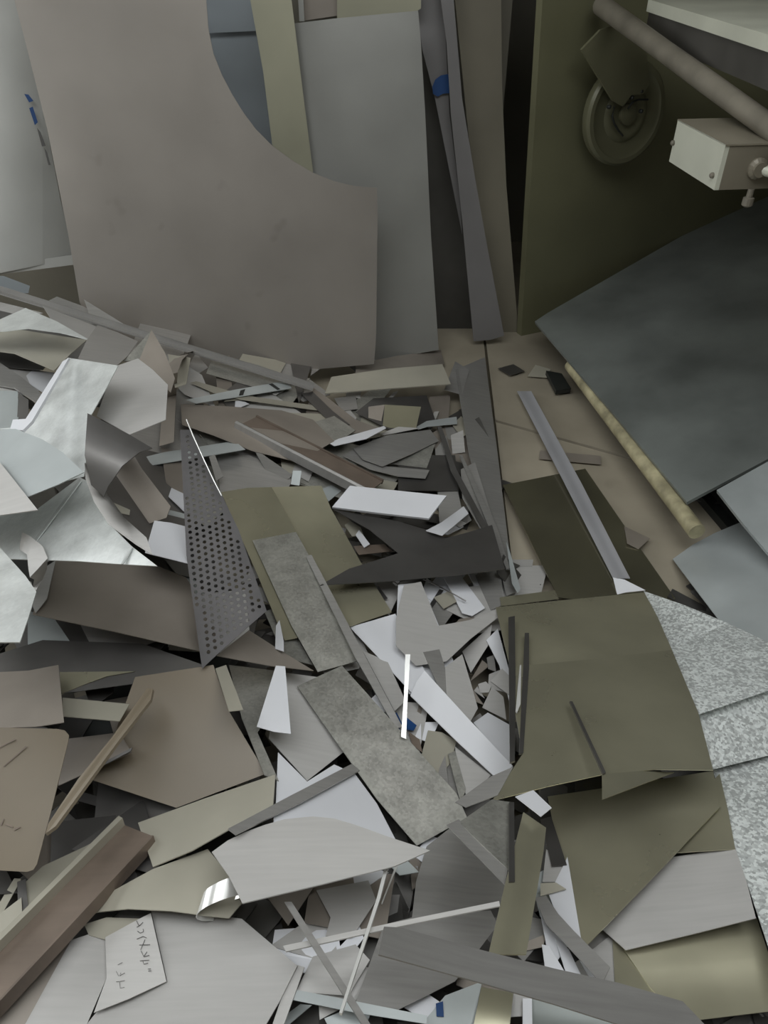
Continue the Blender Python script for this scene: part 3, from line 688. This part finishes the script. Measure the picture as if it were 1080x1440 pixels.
# ---- beige panel and perforated sheet
add('beige_panel', 'warm', '78,786 160,790 222,796 262,812 300,880 310,922 278,915 160,888 46,864 62,812', 'broad beige-grey panel bridging the hollow left of the perforated sheet', 'panel', bend=('l', .02, 'arch', 12), lift=.02)
add('metal_offcut', 'lav', '60,800 78,788 66,842 50,862 40,840', 'small grey scrap below the twisted strip')
add('steel_sheet', 'galv', '-150,730 52,716 112,671 122,676 130,700 150,733 185,768 221,796 165,793 110,789 -150,781', 'very bright zinc sheet with a creased fold at left', 'sheet', extra=(.12, .16), lift=.004)
kid(PENDING[-1], 'crease', 'galv', '112,673 114,676 50,762 47,760', .002); kid(PENDING[-1], 'crease', 'galv', '183,768 186,770 173,793 170,793', .002)
add('steel_sheet', 'pale', '-150,606 22,603 60,618 88,636 118,664 80,682 40,698 -150,665', 'greenish zinc sheet above the very bright one', 'sheet', lift=.002, extra=(.1, .1))
add('hoop_band', 'lav', '119,650 128,680 145,700 175,728 206,756 214,779 190,764 152,736 132,705 120,672', 'grey curved band at the foot of the dark hooped sheet', 'strip', lift=.004)
add('hooped_sheet', 'dark', '123,581 182,611 214,630 196,636 172,655 152,684 146,698 128,682 119,640', 'dark grey hooped sheet with a pointed right tip left of the perforated sheet', 'sheet', tilt=(.12, .45), lift=.004, bend=('l', .03, 'cup', 10))
add('steel_sheet', 'lav', '-150,600 0,650 53,717 -150,745', 'matte grey sheet corner at the left edge over the zinc sheets', 'sheet', lift=.006)
add('steel_sheet', 'galv', '-150,740 0,770 36,810 51,832 40,868 28,903 -150,903', 'pale zinc sheet corner at the left edge above the hollow', 'sheet', lift=.002, extra=(.1, .15))
# ---- olive sheets in the middle
add('steel_sheet', 'galvdull', '322,935 402,945 392,985 362,1030 392,1098 372,1090 340,1010', 'grey-green sheet right of the brown filmed sheet', 'sheet')
add('steel_strip', 'cream', '303,940 318,935 342,998 322,1000', 'short olive-cream strip beside the brown filmed sheet', 'strip')
add('metal_offcut', 'galvdull', '372,860 400,850 420,900 440,935 400,925', 'dull offcut beneath the taupe triangle')
add('steel_sheet', 'olive', '381,685 452,683 466,716 507,790 551,861 492,881 440,830', 'olive mirror sheet under the stained zinc strip, right of its twin', 'sheet', lift=.012)
add('steel_sheet', 'olive', '311,692 348,686 382,685 432,775 445,860 418,897 400,900 362,808', 'olive mirror sheet under the stained zinc strip, left of its twin', 'sheet', lift=.006, extra=(.03, .03))
# ---- centre: dark swoosh sheet, bright plank
add('metal_offcut', 'white', '560,822 592,819 640,935 600,985 575,975 556,905', 'white sheet standing behind the curved lavender sheet')
add('steel_sheet', 'white', '492,882 556,863 580,910 606,960 592,988', 'white filmed sheet right of the stained zinc strip', 'sheet')
add('metal_offcut', 'rust', '497,768 540,765 552,775 505,780', 'reddish brown chip in the triangular gap')
add('metal_offcut', 'white', '500,752 505,745 520,765 512,770', 'thin white chip in the triangular gap')
add('steel_strip', 'white', '624,812 646,807 682,855 664,866 650,862', 'white strip end below the dark swooping sheet', 'strip')
add('metal_offcut', 'grey', '668,808 704,800 708,850 690,858', 'dull grey tab below the right end of the dark swooping sheet')
add('metal_offcut', 'cream', '610,840 634,830 642,846 624,856', 'small cream chip below the dark swooping sheet')
p = add('steel_sheet', 'lav', '568,823 592,818 605,850 616,880 660,872 697,858 702,867 662,898 628,930 585,936 557,908 557,870', 'lavender-grey sheet with a curved left edge in the middle', 'sheet', lift=.008, extra=(0, .05))
add('dark_sheet', 'dark', '468,716 560,733 600,745 626,757 660,748 692,738 710,800 640,809 540,818 450,823 490,800 560,778 520,745', 'dark grey swooping sheet in the middle of the heap', 'sheet', bend=('l', .02, 'cup', 12), lift=.012, ms=.3)
add('metal_offcut', 'white', '599,746 620,735 652,712 659,722 640,738 622,753', 'small bent white offcut beside the bright plank', lift=.008)
add('bright_plank', 'white', '467,713 492,683 560,690 628,697 616,712 603,729 540,722', 'bright white plank above the dark swooping sheet', 'plank', th=.008, tilt=(0, .25), lift=.01)
# ---- pieces around the long white strip
add('metal_offcut', 'lav', '650,916 692,878 688,905 662,946', 'lavender sliver under the curved lavender sheet')
add('metal_offcut', 'grey', '595,917 618,913 640,985 622,978', 'grey strip end standing against the long white strip', 'strip', th=.002)
add('metal_offcut', 'lav', '626,938 650,920 662,960 672,996 662,1014 628,978', 'lavender rectangle right of the grey strip end')
add('metal_offcut', 'white', '684,900 700,884 718,950 716,985 702,935', 'white sliver beside the left dark post')
add('metal_offcut', 'lav', '690,958 706,940 718,952 717,978', 'small lavender diamond beside the left dark post')
add('metal_offcut', 'lav', '678,995 692,966 708,980 712,1012', 'lavender triangle below the small diamond')
add('metal_offcut', 'white', '666,1016 686,1002 718,1020 719,1074 700,1060', 'white offcut between the long strip and the left dark post')
add('metal_offcut', 'cream', '602,1027 622,1030 642,1042 634,1072 618,1092 590,1072', 'cream square offcut below the long white strip')
add('metal_offcut', 'rust', '574,1028 590,1040 594,1058 580,1048', 'small reddish chip left of the cream square offcut')
add('metal_offcut', 'lav', '640,1050 690,1090 660,1125 645,1100', 'lavender sheet corner beneath the long white strip')
add('metal_offcut', 'lav', '510,915 545,930 570,985 555,1000', 'lavender sheet below the white filmed sheet')
add('blue_film', 'blue', '549,1004 558,1002 566,1018 562,1026 551,1016', 'left scrap of blue film under the brown-edged strip', 'film')
add('blue_film', 'blue', '571,1008 586,1020 582,1027 572,1026', 'right scrap of blue film beside the bright upright strip', 'film')
add('steel_strip', 'white', '577,978 586,958 597,943 660,1012 721,1077 702,1098 640,1040', 'long white strip running diagonally in the middle of the heap', 'strip', th=.002, lift=.006)
add('metal_offcut', 'galvdull', '630,1060 640,1056 655,1110 648,1130', 'thin dull sliver below the long white strip', 'strip')
add('metal_offcut', 'grey', '612,1110 618,1080 626,1062 632,1120 620,1130', 'narrow grey sliver above the long zinc sheet', 'strip')
# ---- right: olive mirror sheets and zinc sheets
add('steel_sheet', 'pale', '946,786 974,766 1004,750 1042,734 1080,782 1160,875 1160,940 1080,906 1014,876', 'pale blue-grey sheet with a folded lip at the right edge', 'sheet', th=.003)
add('steel_sheet', 'spangle', '905,831 960,850 1023,876 985,895 942,913 920,860', 'speckled zinc triangle right of the olive sheets', 'sheet')
add('steel_sheet', 'spangle', '1002,1080 1090,1057 1300,1000 1320,1420 1100,1390 1074,1312 1052,1246 1034,1195', 'lowest speckled zinc sheet at the right edge', 'sheet', extra=(-.04, 0))
add('steel_sheet', 'spangle', '980,1003 1080,968 1150,944 1290,900 1300,1005 1090,1060 1002,1082', 'middle speckled zinc sheet at the right edge', 'sheet', lift=.003, extra=(-.04, 0))
add('steel_sheet', 'spangle', '942,913 985,893 1023,876 1080,903 1160,938 1152,946 1080,971 980,1005', 'upper speckled zinc sheet at the right edge', 'sheet', lift=.003, extra=(-.04, 0))
add('steel_sheet', 'olive', '860,1298 890,1310 960,1436 900,1440 866,1400', 'olive-brown sheet at lower right under the grey one', 'sheet')
add('steel_sheet', 'olive', '878,1336 960,1315 1064,1290 1082,1345 1100,1420 960,1437 915,1390', 'olive square sheet in the lower right corner', 'sheet')
add('steel_sheet', 'lav', '940,1206 1034,1192 1050,1240 1063,1291 980,1312 880,1336 846,1306 890,1262', 'light grey sheet at lower right below the big olive sheet', 'sheet', lift=.004)
add('steel_sheet', 'olive', '960,1140 1012,1088 1024,1140 1034,1194 952,1199', 'dark green-olive sheet corner above the light grey sheet', 'sheet', lift=.003)
add('steel_sheet', 'olive', '770,1120 850,1108 1003,1084 1012,1135 920,1232 816,1339 792,1230', 'big olive mirror sheet at lower right with a pointed lower corner', 'sheet', lift=.008)
add('metal_offcut', 'white', '862,812 878,815 908,830 880,833 868,836', 'crumpled bright zinc corner at the end of the diagonal strip')
add('metal_offcut', 'olive', '703,840 780,830 786,842 705,852', 'narrow olive strip at the top of the olive sheets', 'strip')
add('steel_sheet', 'olive', '697,854 780,845 906,833 925,868 946,916 840,928 718,942', 'upper olive mirror sheet right of the heap', 'sheet', lift=.004)
p = add('steel_sheet', 'olive', '716,938 830,927 945,914 982,1002 1003,1083 920,1082 848,1089 770,1106 692,1126 735,1060 724,1000', 'largest olive mirror sheet right of the heap with a pointed left corner', 'sheet', lift=.006)
add('metal_offcut', 'olive', '847,1089 900,1084 948,1086 900,1104 847,1124', 'olive triangular tab below the largest olive sheet', lift=.004)
add('steel_rod', 'dark', '801,986 805,986 852,1086 848,1088', 'thin raised dark rod lying on the largest olive sheet', 'rod', th=.004)
add('flat_post', 'dark', '715,868 724,866 725,960 724,1070 717,1072', 'left dark flat bar standing at the edge of the olive sheets', 'bar', th=.004)
add('flat_post', 'dark', '738,890 744,890 744,940 736,1058 730,1060', 'right dark flat bar on the olive sheets', 'bar', th=.004)
add('bright_wire', 'chrome', '731,935 733,935 732,990 727,1002 725,1000', 'short bright wire between the two dark flat bars', 'wire', th=.003)
# ---- long stained zinc sheets, brown-edged strip
add('metal_offcut', 'warm', '350,886 395,915 441,943 380,936 305,922', 'taupe triangle under the perforated sheet tip', lift=.006)
add('metal_offcut', 'white', '388,880 393,872 399,902 399,916 387,912', 'white sliver left of the stained zinc strip')
add('steel_sheet', 'lav', '394,945 446,952 500,1044 432,1098 378,1038', 'light grey sheet between the white wedge and the long zinc sheet', 'sheet')
add('metal_offcut', 'white', '391,1058 432,1099 470,1075 492,1085 388,1130', 'white triangle below the light grey sheet')
add('white_wedge', 'white', '388,936 401,937 409,1032 385,1029 361,1022', 'white wedge-shaped offcut standing left of the long zinc sheet', 'offcut', tilt=(0, .15), lift=.03)
add('galvanized_strip', 'galvdull', '355,760 416,748 445,800 508,928 447,945 410,880', 'stained zinc strip lying on the olive sheets', 'sheet', lift=.006, th=.002)
add('steel_strip', 'grey', '430,782 438,780 475,850 566,1022 556,1024 500,925', 'narrow brown-grey strip along the stained zinc strip', 'strip', th=.004, lift=.003)
add('steel_sheet', 'white', '385,1132 440,1108 496,1084 530,1130 556,1180 470,1160 385,1160', 'white sheet behind the lens-shaped sheet', 'sheet')
add('steel_sheet', 'galvdull', '418,965 450,950 481,936 560,1024 642,1116 657,1150 586,1189 530,1124', 'long mottled zinc sheet through the middle foreground', 'sheet', lift=.008, th=.002)
add('metal_offcut', 'grey', '640,1128 690,1092 722,1078 700,1118 655,1135', 'crumpled clear-edged scrap at the end of the long white strip')
add('bright_strip', 'chrome', '570,920 577,920 573,985 571,1039 564,1036 568,980', 'bright upright chrome strip in front of the white filmed sheet', 'strip', lift=.01, tilt=(0, .3))
# ---- front
add('steel_sheet', 'galvdull', '655,1150 692,1124 719,1128 717,1225 645,1156', 'zinc sheet left of the narrow olive strip', 'sheet')
add('steel_sheet', 'grey', '600,1190 632,1165 712,1246 706,1270 640,1290 578,1304 585,1240', 'large grey sheet right of the lens-shaped sheet', 'sheet')
add('steel_strip', 'grey', '628,1160 645,1152 714,1222 710,1244', 'grey strip on the large grey sheet', 'strip')
add('steel_sheet', 'lav', '445,1252 518,1238 529,1266 495,1318 458,1316 465,1290', 'grey clipped sheet below the lens-shaped sheet', 'sheet')
add('steel_sheet', 'lav', '440,1345 500,1328 520,1350 490,1400 416,1395', 'light grey sheet at the bottom beside the bright rod', 'sheet')
add('steel_sheet', 'grey', '540,1300 580,1290 690,1280 700,1300 640,1380 560,1420 500,1410', 'grey sheet under the curled band at the bottom', 'sheet')
add('steel_sheet', 'pale', '585,1450 626,1400 678,1380 664,1450', 'pale blue sheet at the bottom with a blue tape stub', 'sheet', lift=.003)
kid(PENDING[-1], 'blue_tape', 'blue', '613,1411 623,1408 624,1430 614,1429')
add('steel_sheet', 'olive', '677,1388 722,1396 715,1460 662,1460', 'olive strip end at the bottom below the curled band', 'strip', lift=.004)
add('steel_sheet', 'slate', '748,1405 880,1436 880,1470 748,1470', 'dark blue-grey sheet at the bottom edge below the curled band', 'sheet')
add('white_post', 'white', '735,1404 748,1404 749,1460 735,1460', 'white narrow bar end at the bottom edge', 'bar', th=.008)
add('metal_offcut', 'lav', '768,1194 794,1214 790,1240 763,1240', 'small grey square in the gap left of the big pointed olive sheet')
add('metal_offcut', 'white', '772,1258 798,1205 818,1325 800,1318 786,1296', 'white sliver against the left edge of the pointed olive sheet')
add('metal_offcut', 'cream', '760,1242 782,1241 796,1250 760,1260', 'pale leaf-shaped chip in the gap left of the pointed olive sheet', lift=.003)
add('metal_offcut', 'grey', '764,1310 772,1308 780,1340 776,1344', 'thin grey sliver in the lower right gap')
add('metal_offcut', 'white', '762,1328 772,1330 800,1376 768,1372', 'left white triangle in the lower right gap', lift=.003)
add('metal_offcut', 'white', '780,1318 800,1335 823,1384 800,1380', 'middle white triangle in the lower right gap', lift=.003)
add('metal_offcut', 'white', '815,1350 846,1378 838,1390', 'right white triangle in the lower right gap', lift=.003)
add('curved_strip', 'grey', '752,1262 768,1260 785,1285 806,1308 832,1334 858,1360 846,1384 820,1354 790,1322 768,1300', 'curved grey strip in the lower right gap', 'strip', lift=.005)
add('metal_offcut', 'white', '725,1120 750,1111 776,1136 761,1148', 'small white square tab left of the big pointed olive sheet', lift=.006)
add('metal_offcut', 'dark', '760,1152 775,1148 797,1216 776,1218', 'dark narrow offcut beside the pointed olive sheet')
add('steel_sheet', 'olive', '736,1142 768,1164 764,1200 740,1342 687,1342 710,1245', 'narrow olive mirror strip above the curled band', 'strip', lift=.006, th=.002)
add('flat_post', 'dark', '716,1128 723,1128 724,1240 716,1240', 'short dark flat bar above the narrow olive strip', 'bar', th=.004)
add('steel_strip', 'pale', '417,1392 480,1404 600,1428 600,1440 500,1424 411,1406', 'pale horizontal strip at the bottom beside the bright rod', 'strip', lift=.002)
add('steel_strip', 'lav', '398,1330 550,1298 702,1267 703,1274 560,1303 402,1338', 'long thin light strip crossing below the lens-shaped sheet', 'strip', lift=.003, th=.002)
add('steel_strip', 'grey', '400,1268 410,1268 450,1330 524,1445 512,1445 440,1332', 'thin grey strip crossing the long light strip', 'strip', lift=.003, th=.002)
add('steel_rod', 'chrome', '551,1180 556,1181 535,1262 481,1425 477,1424 530,1262', 'bright chrome rod leaning at the bottom centre', 'rod', th=.004, lift=.006)
add('steel_rod', 'chrome', '556,1218 559,1218 538,1270 536,1270', 'thin bright wire beside the chrome rod', 'wire', th=.003, lift=.006)
add('metal_offcut', 'dark', '372,1450 384,1402 396,1420 384,1450', 'dark blue sliver beside the large pale sheet at the bottom')
add('steel_strip', 'lav', '380,1450 412,1355 428,1360 396,1450', 'grey strip edge right of the large pale sheet', 'strip')
add('curled_band', 'grey', '532,1342 540,1303 562,1304 670,1334 780,1362 870,1382 960,1408 1000,1450 900,1450 780,1412 670,1380', 'wide grey band with a curled left end at the bottom', 'strip', bend=('l', .06, 'start', 18), lift=.006, th=.002)
# ---- front left
add('steel_sheet', 'warm', '-130,1410 60,1345 108,1310 70,1380 30,1450 -130,1450', 'taupe sheet in the lower left corner under the channel', 'sheet')
add('steel_sheet', 'lav', '100,1322 130,1312 170,1328 150,1375 118,1450 30,1450', 'light grey sheet left of the handwritten one', 'sheet')
add('steel_sheet', 'lav', '212,1278 280,1284 340,1292 418,1358 392,1410 366,1455 110,1455 140,1418 235,1380', 'large pale grey sheet at lower left', 'sheet')
add('metal_offcut', 'cream', '118,1300 150,1290 205,1292 150,1322 125,1315', 'pale offcut above the handwritten sheet')
HW = add('handwritten_sheet', 'lav', '148,1318 192,1294 212,1284 234,1380 180,1405 132,1424 150,1375', 'grey offcut with handwritten pencil sums at lower left', 'sheet', lift=.003)
add('steel_sheet', 'cream', '194,1157 290,1122 387,1089 384,1132 330,1162 270,1196 215,1219', 'long cream plate behind the curved olive sheet', 'plate', lift=.004, th=.002)
add('steel_strip', 'grey', '321,1165 410,1118 495,1074 506,1083 420,1130 332,1173', 'flat grey strip lying across the long cream plate', 'strip', lift=.003, th=.003)
add('curved_sheet', 'cream', '118,1286 160,1252 215,1222 292,1194 322,1230 347,1262 322,1291 285,1287 240,1281 180,1278 140,1282', 'shiny cream-olive sheet with a curved lower edge', 'sheet', bend=('l', .02, 'arch', 12), lift=.01, th=.002)
add('lens_sheet', 'lav', '298,1198 320,1182 345,1170 372,1160 400,1152 440,1148 470,1151 500,1160 550,1178 605,1196 555,1218 450,1244 341,1270 322,1232', 'light grey lens-shaped sheet with one curved edge', 'sheet', lift=.008, th=.002, bend=('l', .008, 'arch', 8))
profile('brown_channel', 'rust', (-40, 1416), (195, 1170), 44, [], 'heavy brown angle channel at the lower left', 'channel', lift=.01,
        lips=[('web', [(-.034, .0), (.034, .0), (.034, .004), (-.034, .004)], 'rust'), ('upper_flange', [(-.038, 0), (-.033, 0), (-.033, .022), (-.042, .024)], 'cream'), ('lower_flange', [(.034, -.02), (.038, -.02), (.038, .006), (.034, .006)], 'rust')])

# handwriting on the sheet: flat pencil strokes
def strokes(p, txt, w=0.75):
    for s_ in txt.split('/'):
        q = np.array(parse(s_)) / 9.0 + np.array([130.0, 1280.0])
        L_ = []; R_ = []
        for i in range(len(q)):
            t = q[min(i + 1, len(q) - 1)] - q[max(i - 1, 0)]; t /= np.linalg.norm(t); n_ = np.array([-t[1], t[0]]) * w * .5
            L_.append(tuple(q[i] + n_)); R_.append(tuple(q[i] - n_))
        kid(p, 'pencil_stroke', 'ink', L_ + R_[::-1], 0.0003)
strokes(HW, '555,130 590,195/640,150 600,190 560,215/570,262 605,288 645,272 640,235/560,365 640,330 685,350/592,440 660,438 730,435/665,370 640,430 610,500/615,512 650,588 720,570/690,525 650,585/600,640 660,634 720,630/640,645 650,682 705,668/700,745 740,740/705,770 745,765')
strokes(HW, '320,690 380,660/300,770 330,830/360,790 345,828 410,792/300,905 350,900 410,890/345,910 350,985 405,975', .55)

# ---- finish: only what can be seen is kept of the loose scrap
vis = np.bincount(IDB[IDB >= 0].ravel(), minlength=NID[0]); inside = (GXX > 0) & (GXX < 1080) & (GYY < 1440)
vis = np.bincount(IDB[(IDB >= 0) & inside], minlength=NID[0])
LAND = '''345,640 brown channel bar|385,650 grey sheet below the channel bar|545,630 fanned sheets|545,530 cream-olive plank|560,585 small olive square|330,552 banded pale strip|440,570 dark diagonal strip|300,590 large grey-brown sheet|665,600 long floor strip
600,870 curved lavender sheet|545,705 bright white plank|600,780 dark swooping sheet|525,910 white filmed sheet|650,1020 long white strip|615,1055 cream square offcut|645,960 lavender rectangle|700,1040 left dark post|572,980 bright upright strip|560,1080 long mottled zinc sheet
60,985 taupe filmed sheet|130,997 cream-grey strip|240,1040 brown filmed sheet|50,1120 rounded sheet|140,1070 pale batten|100,1250 heavy brown channel|120,920 dark shadowed sheet|160,840 beige-grey panel
450,1210 lens-shaped sheet|530,1240 chrome rod|550,1300 long thin light strip|640,1240 large grey sheet|740,1375 wide curled band|720,1240 narrow olive strip|810,1330 curved grey strip|460,1340 thin crossing strip|300,1370 large pale sheet|640,1420 pale blue sheet|800,1250 white sliver|960,1260 light grey sheet|500,1410 pale horizontal strip
85,590 folded-edge zinc sheet|190,560 pentagon sheet|150,480 grey trapezoid sheet|60,490 cream sheet|60,445 bright curved sheet|200,690 taupe plate in the hoop|235,760 white square offcut|160,640 dark hooped sheet|290,780 perforated sheet|120,740 very bright zinc sheet|50,640 greenish zinc sheet|20,860 zinc corner over the hollow|245,600 upright taupe strip|350,720 olive sheets|225,485 pointed folded offcut'''
LAND = [(float(t.split(' ')[0].split(',')[0]), float(t.split(' ')[0].split(',')[1]), t.split(' ', 1)[1]) for t in LAND.replace('\n', '|').split('|')]
TONE = dict(grey='grey', warm='taupe', dark='dark grey', cream='cream', galvdull='mottled zinc', lav='light grey', white='white', black='black', brown='brown', pale='pale blue-grey')
SEEN = {}
for p in PENDING:
    if not p['minvis'] or vis[p['ident']] < p['minvis']: continue
    jj, ii = np.nonzero((IDB == p['ident']) & inside); x, y = GXX[jj, ii].mean(), GYY[jj, ii].mean()
    near = sorted(LAND, key=lambda t: (t[0] - x) ** 2 + (t[1] - y) ** 2)[:2]
    def rel(t):
        dx, dy = x - t[0], y - t[1]
        return ('right of' if dx > 0 else 'left of') if abs(dx) > abs(dy) else ('below' if dy > 0 else 'above')
    n_ = len(p['poly']); q = np.array(p['poly']); sv = np.linalg.svd(q - q.mean(0))[1]
    sz = 'tiny' if p['minvis'] < 20 else 'small'
    shp = 'narrow strip' if sv[1] < .4 * sv[0] and n_ != 3 else {3: 'triangular offcut', 4: 'four-sided offcut', 5: 'five-sided offcut'}[n_]
    lab = '%s %s %s %s the %s' % (sz, TONE[p['mat']], shp, rel(near[0]), near[0][2])
    if lab in SEEN: lab = '%s %s %s %s the %s, by the %s' % (sz, TONE[p['mat']], shp, rel(near[0]), near[0][2], near[1][2])
    SEEN[lab] = 1; p['label'] = lab
for p in PENDING:
    if p['minvis'] and vis[p['ident']] < p['minvis']: continue
    build(p)

# ---- perforated sheet: real holes
poly = parse('254,604 266,604 300,672 336,745 375,857 330,898 284,940 272,870 262,780 258,700')
hull = parse('253,604 267,604 336,745 375,857 284,940 262,780')
a, b, c, jj, ii = rest_plane(hull, (-.15, .45), lift=.004, th=.002)
write(jj, ii, a, b, c, NID[0]); NID[0] += 1
P3 = [on_plane(x, y, a, b, c) for x, y in hull]
nrm = np.array([-b, -c, 1.0]); nrm /= np.linalg.norm(nrm); og = np.mean(P3, axis=0)
ev = P3[4] - P3[0]; ev -= nrm * np.dot(ev, nrm); ev /= np.linalg.norm(ev); eu = np.cross(ev, nrm)
H2 = [(np.dot(p - og, eu), np.dot(p - og, ev)) for p in P3]
area = sum(H2[i][0] * H2[(i + 1) % 6][1] - H2[(i + 1) % 6][0] * H2[i][1] for i in range(6))
if area < 0: H2 = H2[::-1]
pitch = 0.0145; hr = 0.0042; V = []; Fc = []
us = [q[0] for q in H2]; vs = [q[1] for q in H2]
def inside_cvx(q): return all((H2[(i + 1) % 6][0] - H2[i][0]) * (q[1] - H2[i][1]) - (H2[(i + 1) % 6][1] - H2[i][1]) * (q[0] - H2[i][0]) >= 0 for i in range(6))
def put(pts): n = len(V); V.extend(pts); return list(range(n, n + len(pts)))
nu = int((max(us) - min(us)) / pitch) + 2; nv = int((max(vs) - min(vs)) / pitch) + 2
def curv(u, v_): return 0.22 * (u - sum(us) / 6) ** 2 * 4
for i in range(nu):
    for j in range(nv):
        u0 = min(us) + (i - .5) * pitch; v0 = min(vs) + (j - .5 + (.5 if i % 2 else 0)) * pitch
        sq = [(u0, v0), (u0 + pitch, v0), (u0 + pitch, v0 + pitch), (u0, v0 + pitch)]
        if all(inside_cvx(q) for q in sq):
            ring = [(u0 + pitch / 2 + hr * math.cos(k * math.pi / 4 + math.pi / 8 - math.pi * .75 - math.pi / 8), v0 + pitch / 2 + hr * math.sin(k * math.pi / 4 - math.pi * .75)) for k in range(8)]
            s_ = put(sq); r_ = put(ring)
            for k in range(4):
                Fc.append((s_[k], s_[(k + 1) % 4], r_[(2 * k + 2) % 8], r_[2 * k + 1], r_[2 * k]))
        else:
            pl = sq
            for e_ in range(6):
                d_ = (H2[(e_ + 1) % 6][0] - H2[e_][0], H2[(e_ + 1) % 6][1] - H2[e_][1])
                if len(pl) < 3: break
                pl = clip_half(pl, H2[e_], d_, 1)
            if len(pl) >= 3: Fc.append(tuple(put(pl)))
V3 = [og + eu * u + ev * v_ - nrm * curv(u, v_) for u, v_ in V]
if np.dot(np.cross(eu, ev), nrm) < 0: Fc = [f[::-1] for f in Fc]
VV, FF = thicken(V3, Fc, nrm, .0012)
solid('perforated_sheet', VV, FF, 'perf', 'dark grey perforated steel sheet shaped like a narrow sail, standing in the heap', 'sheet', origin=og)

# bright curled sliver on the curved sheet
cc = surf(316, 1272, .022); pts = []; ex = np.array([.95, .25, .1]); ex /= np.linalg.norm(ex)
for k in range(19):
    q = math.radians(-60 + k * 17); r_ = .021 + .0005 * k
    pts.append(cc + ex * (r_ * math.cos(q) * 1.5) + np.array([0, -.15, 1.0]) * (r_ * math.sin(q)) + np.array([.0, -.0012 * k, 0]))
curl('curled_ribbon', 'chrome', pts, (.008, .030, .012), 'bright curled metal ribbon on the curved cream-olive sheet', 'strip')
# twisted strip at left: the width vector turns along the strip
def twist(name, mat, pts, label):
    V = []; Fc = []
    for i, (L_, R_) in enumerate(pts):
        V += [L_, R_]
        if i: Fc.append((2 * i - 2, 2 * i - 1, 2 * i + 1, 2 * i))
    VV, FF = thicken(V, Fc, (.3, -.6, .7), .0012)
    return solid(name, VV, FF, mat, label, 'strip', smooth=60)
z0 = surf(45, 775)[2] + .012
tz = [((27, 772), (31, 748), .0), ((38, 780), (44, 755), .012), ((40, 800), (60, 768), .02), ((42, 812), (67, 785), .012), ((48, 815), (66, 800), -.01), ((46, 826), (60, 815), -.03), ((36, 828), (47, 836), -.04), ((30, 815), (44, 818), -.05)]
twist('twisted_strip', 'lav', [(at_z(*l, z0 + h), at_z(*r, z0 + h + .008)) for l, r, h in tz], 'twisted grey strip hanging over the hollow at left')
# upright curled taupe strip behind the perforated sheet
up = [surf(277, 497, .015), surf(268, 505, .03), surf(258, 520, .04), surf(252, 540, .045), surf(250, 570, .045), surf(249, 600, .04), surf(247, 632, .03)]
curl('curled_strip', 'warm', up, (-.045, -.01, -.01), 'upright taupe strip with a curled top behind the perforated sheet', 'strip')
wv, wf = tube([surf(264, 604, .03), surf(275, 630, .035), surf(288, 660, .03), surf(300, 685, .025), surf(312, 706, .02)], .0014, 6)
solid('bright_wire', wv, wf, 'chrome', 'curved highlight line modelled right of the perforated sheet', 'wire', smooth=60)  # thin bright highlight, built as a pale tube
wv, wf = tube([surf(595, 818, .012), surf(615, 830, .02), surf(640, 842, .015), surf(655, 848, .01)], .0018, 6)
solid('grey_wire', wv, wf, 'dark', 'thin curved wire below the dark swooping sheet', 'wire', smooth=60)

# ---- what lies below the visible pieces: crushed scrap nobody could count
rs = np.random.RandomState(3); V = []; Fc = []
bx, by, bz = BASE
for k in range(2600):
    j = rs.randint(0, GXX.shape[0]); i = rs.randint(0, GXX.shape[1])
    if bz[j, i] < .02 or by[j, i] > 3.0 - max(0, 0): continue
    p = np.array([bx[j, i], by[j, i], 0]); hmax = bz[j, i] - .025
    p[2] = hmax * (1 - .5 * rs.rand() ** 2) - .012; s_ = rs.uniform(.02, .075)
    if p[1] + s_ > 2.87: continue
    nr = np.array([rs.normal(0, .22), rs.normal(0, .22), 1.0]); nr /= np.linalg.norm(nr)
    a_ = np.cross(nr, [math.cos(k), math.sin(k), 0]); a_ /= np.linalg.norm(a_); b_ = np.cross(nr, a_); asp = rs.uniform(.25, 1)
    q = [p + s_ * (x * a_ + y * asp * b_) for x, y in ((-1, -1), (1, -.8), (.8, 1), (-.9, .7))]
    lowest = min(t[2] for t in q)
    if lowest < .004: q = [t + np.array([0, 0, .004 - lowest]) for t in q]
    n = len(V); v4, f4 = thicken(q, [(0, 1, 2, 3)], nr, .0015); V += v4; Fc += [tuple(t + n for t in f) for f in f4]
hp = solid('crushed_scrap', V, Fc, 'heap', 'crushed dark scrap shards filling the heap beneath the sheets', 'scrap'); hp['kind'] = 'stuff'
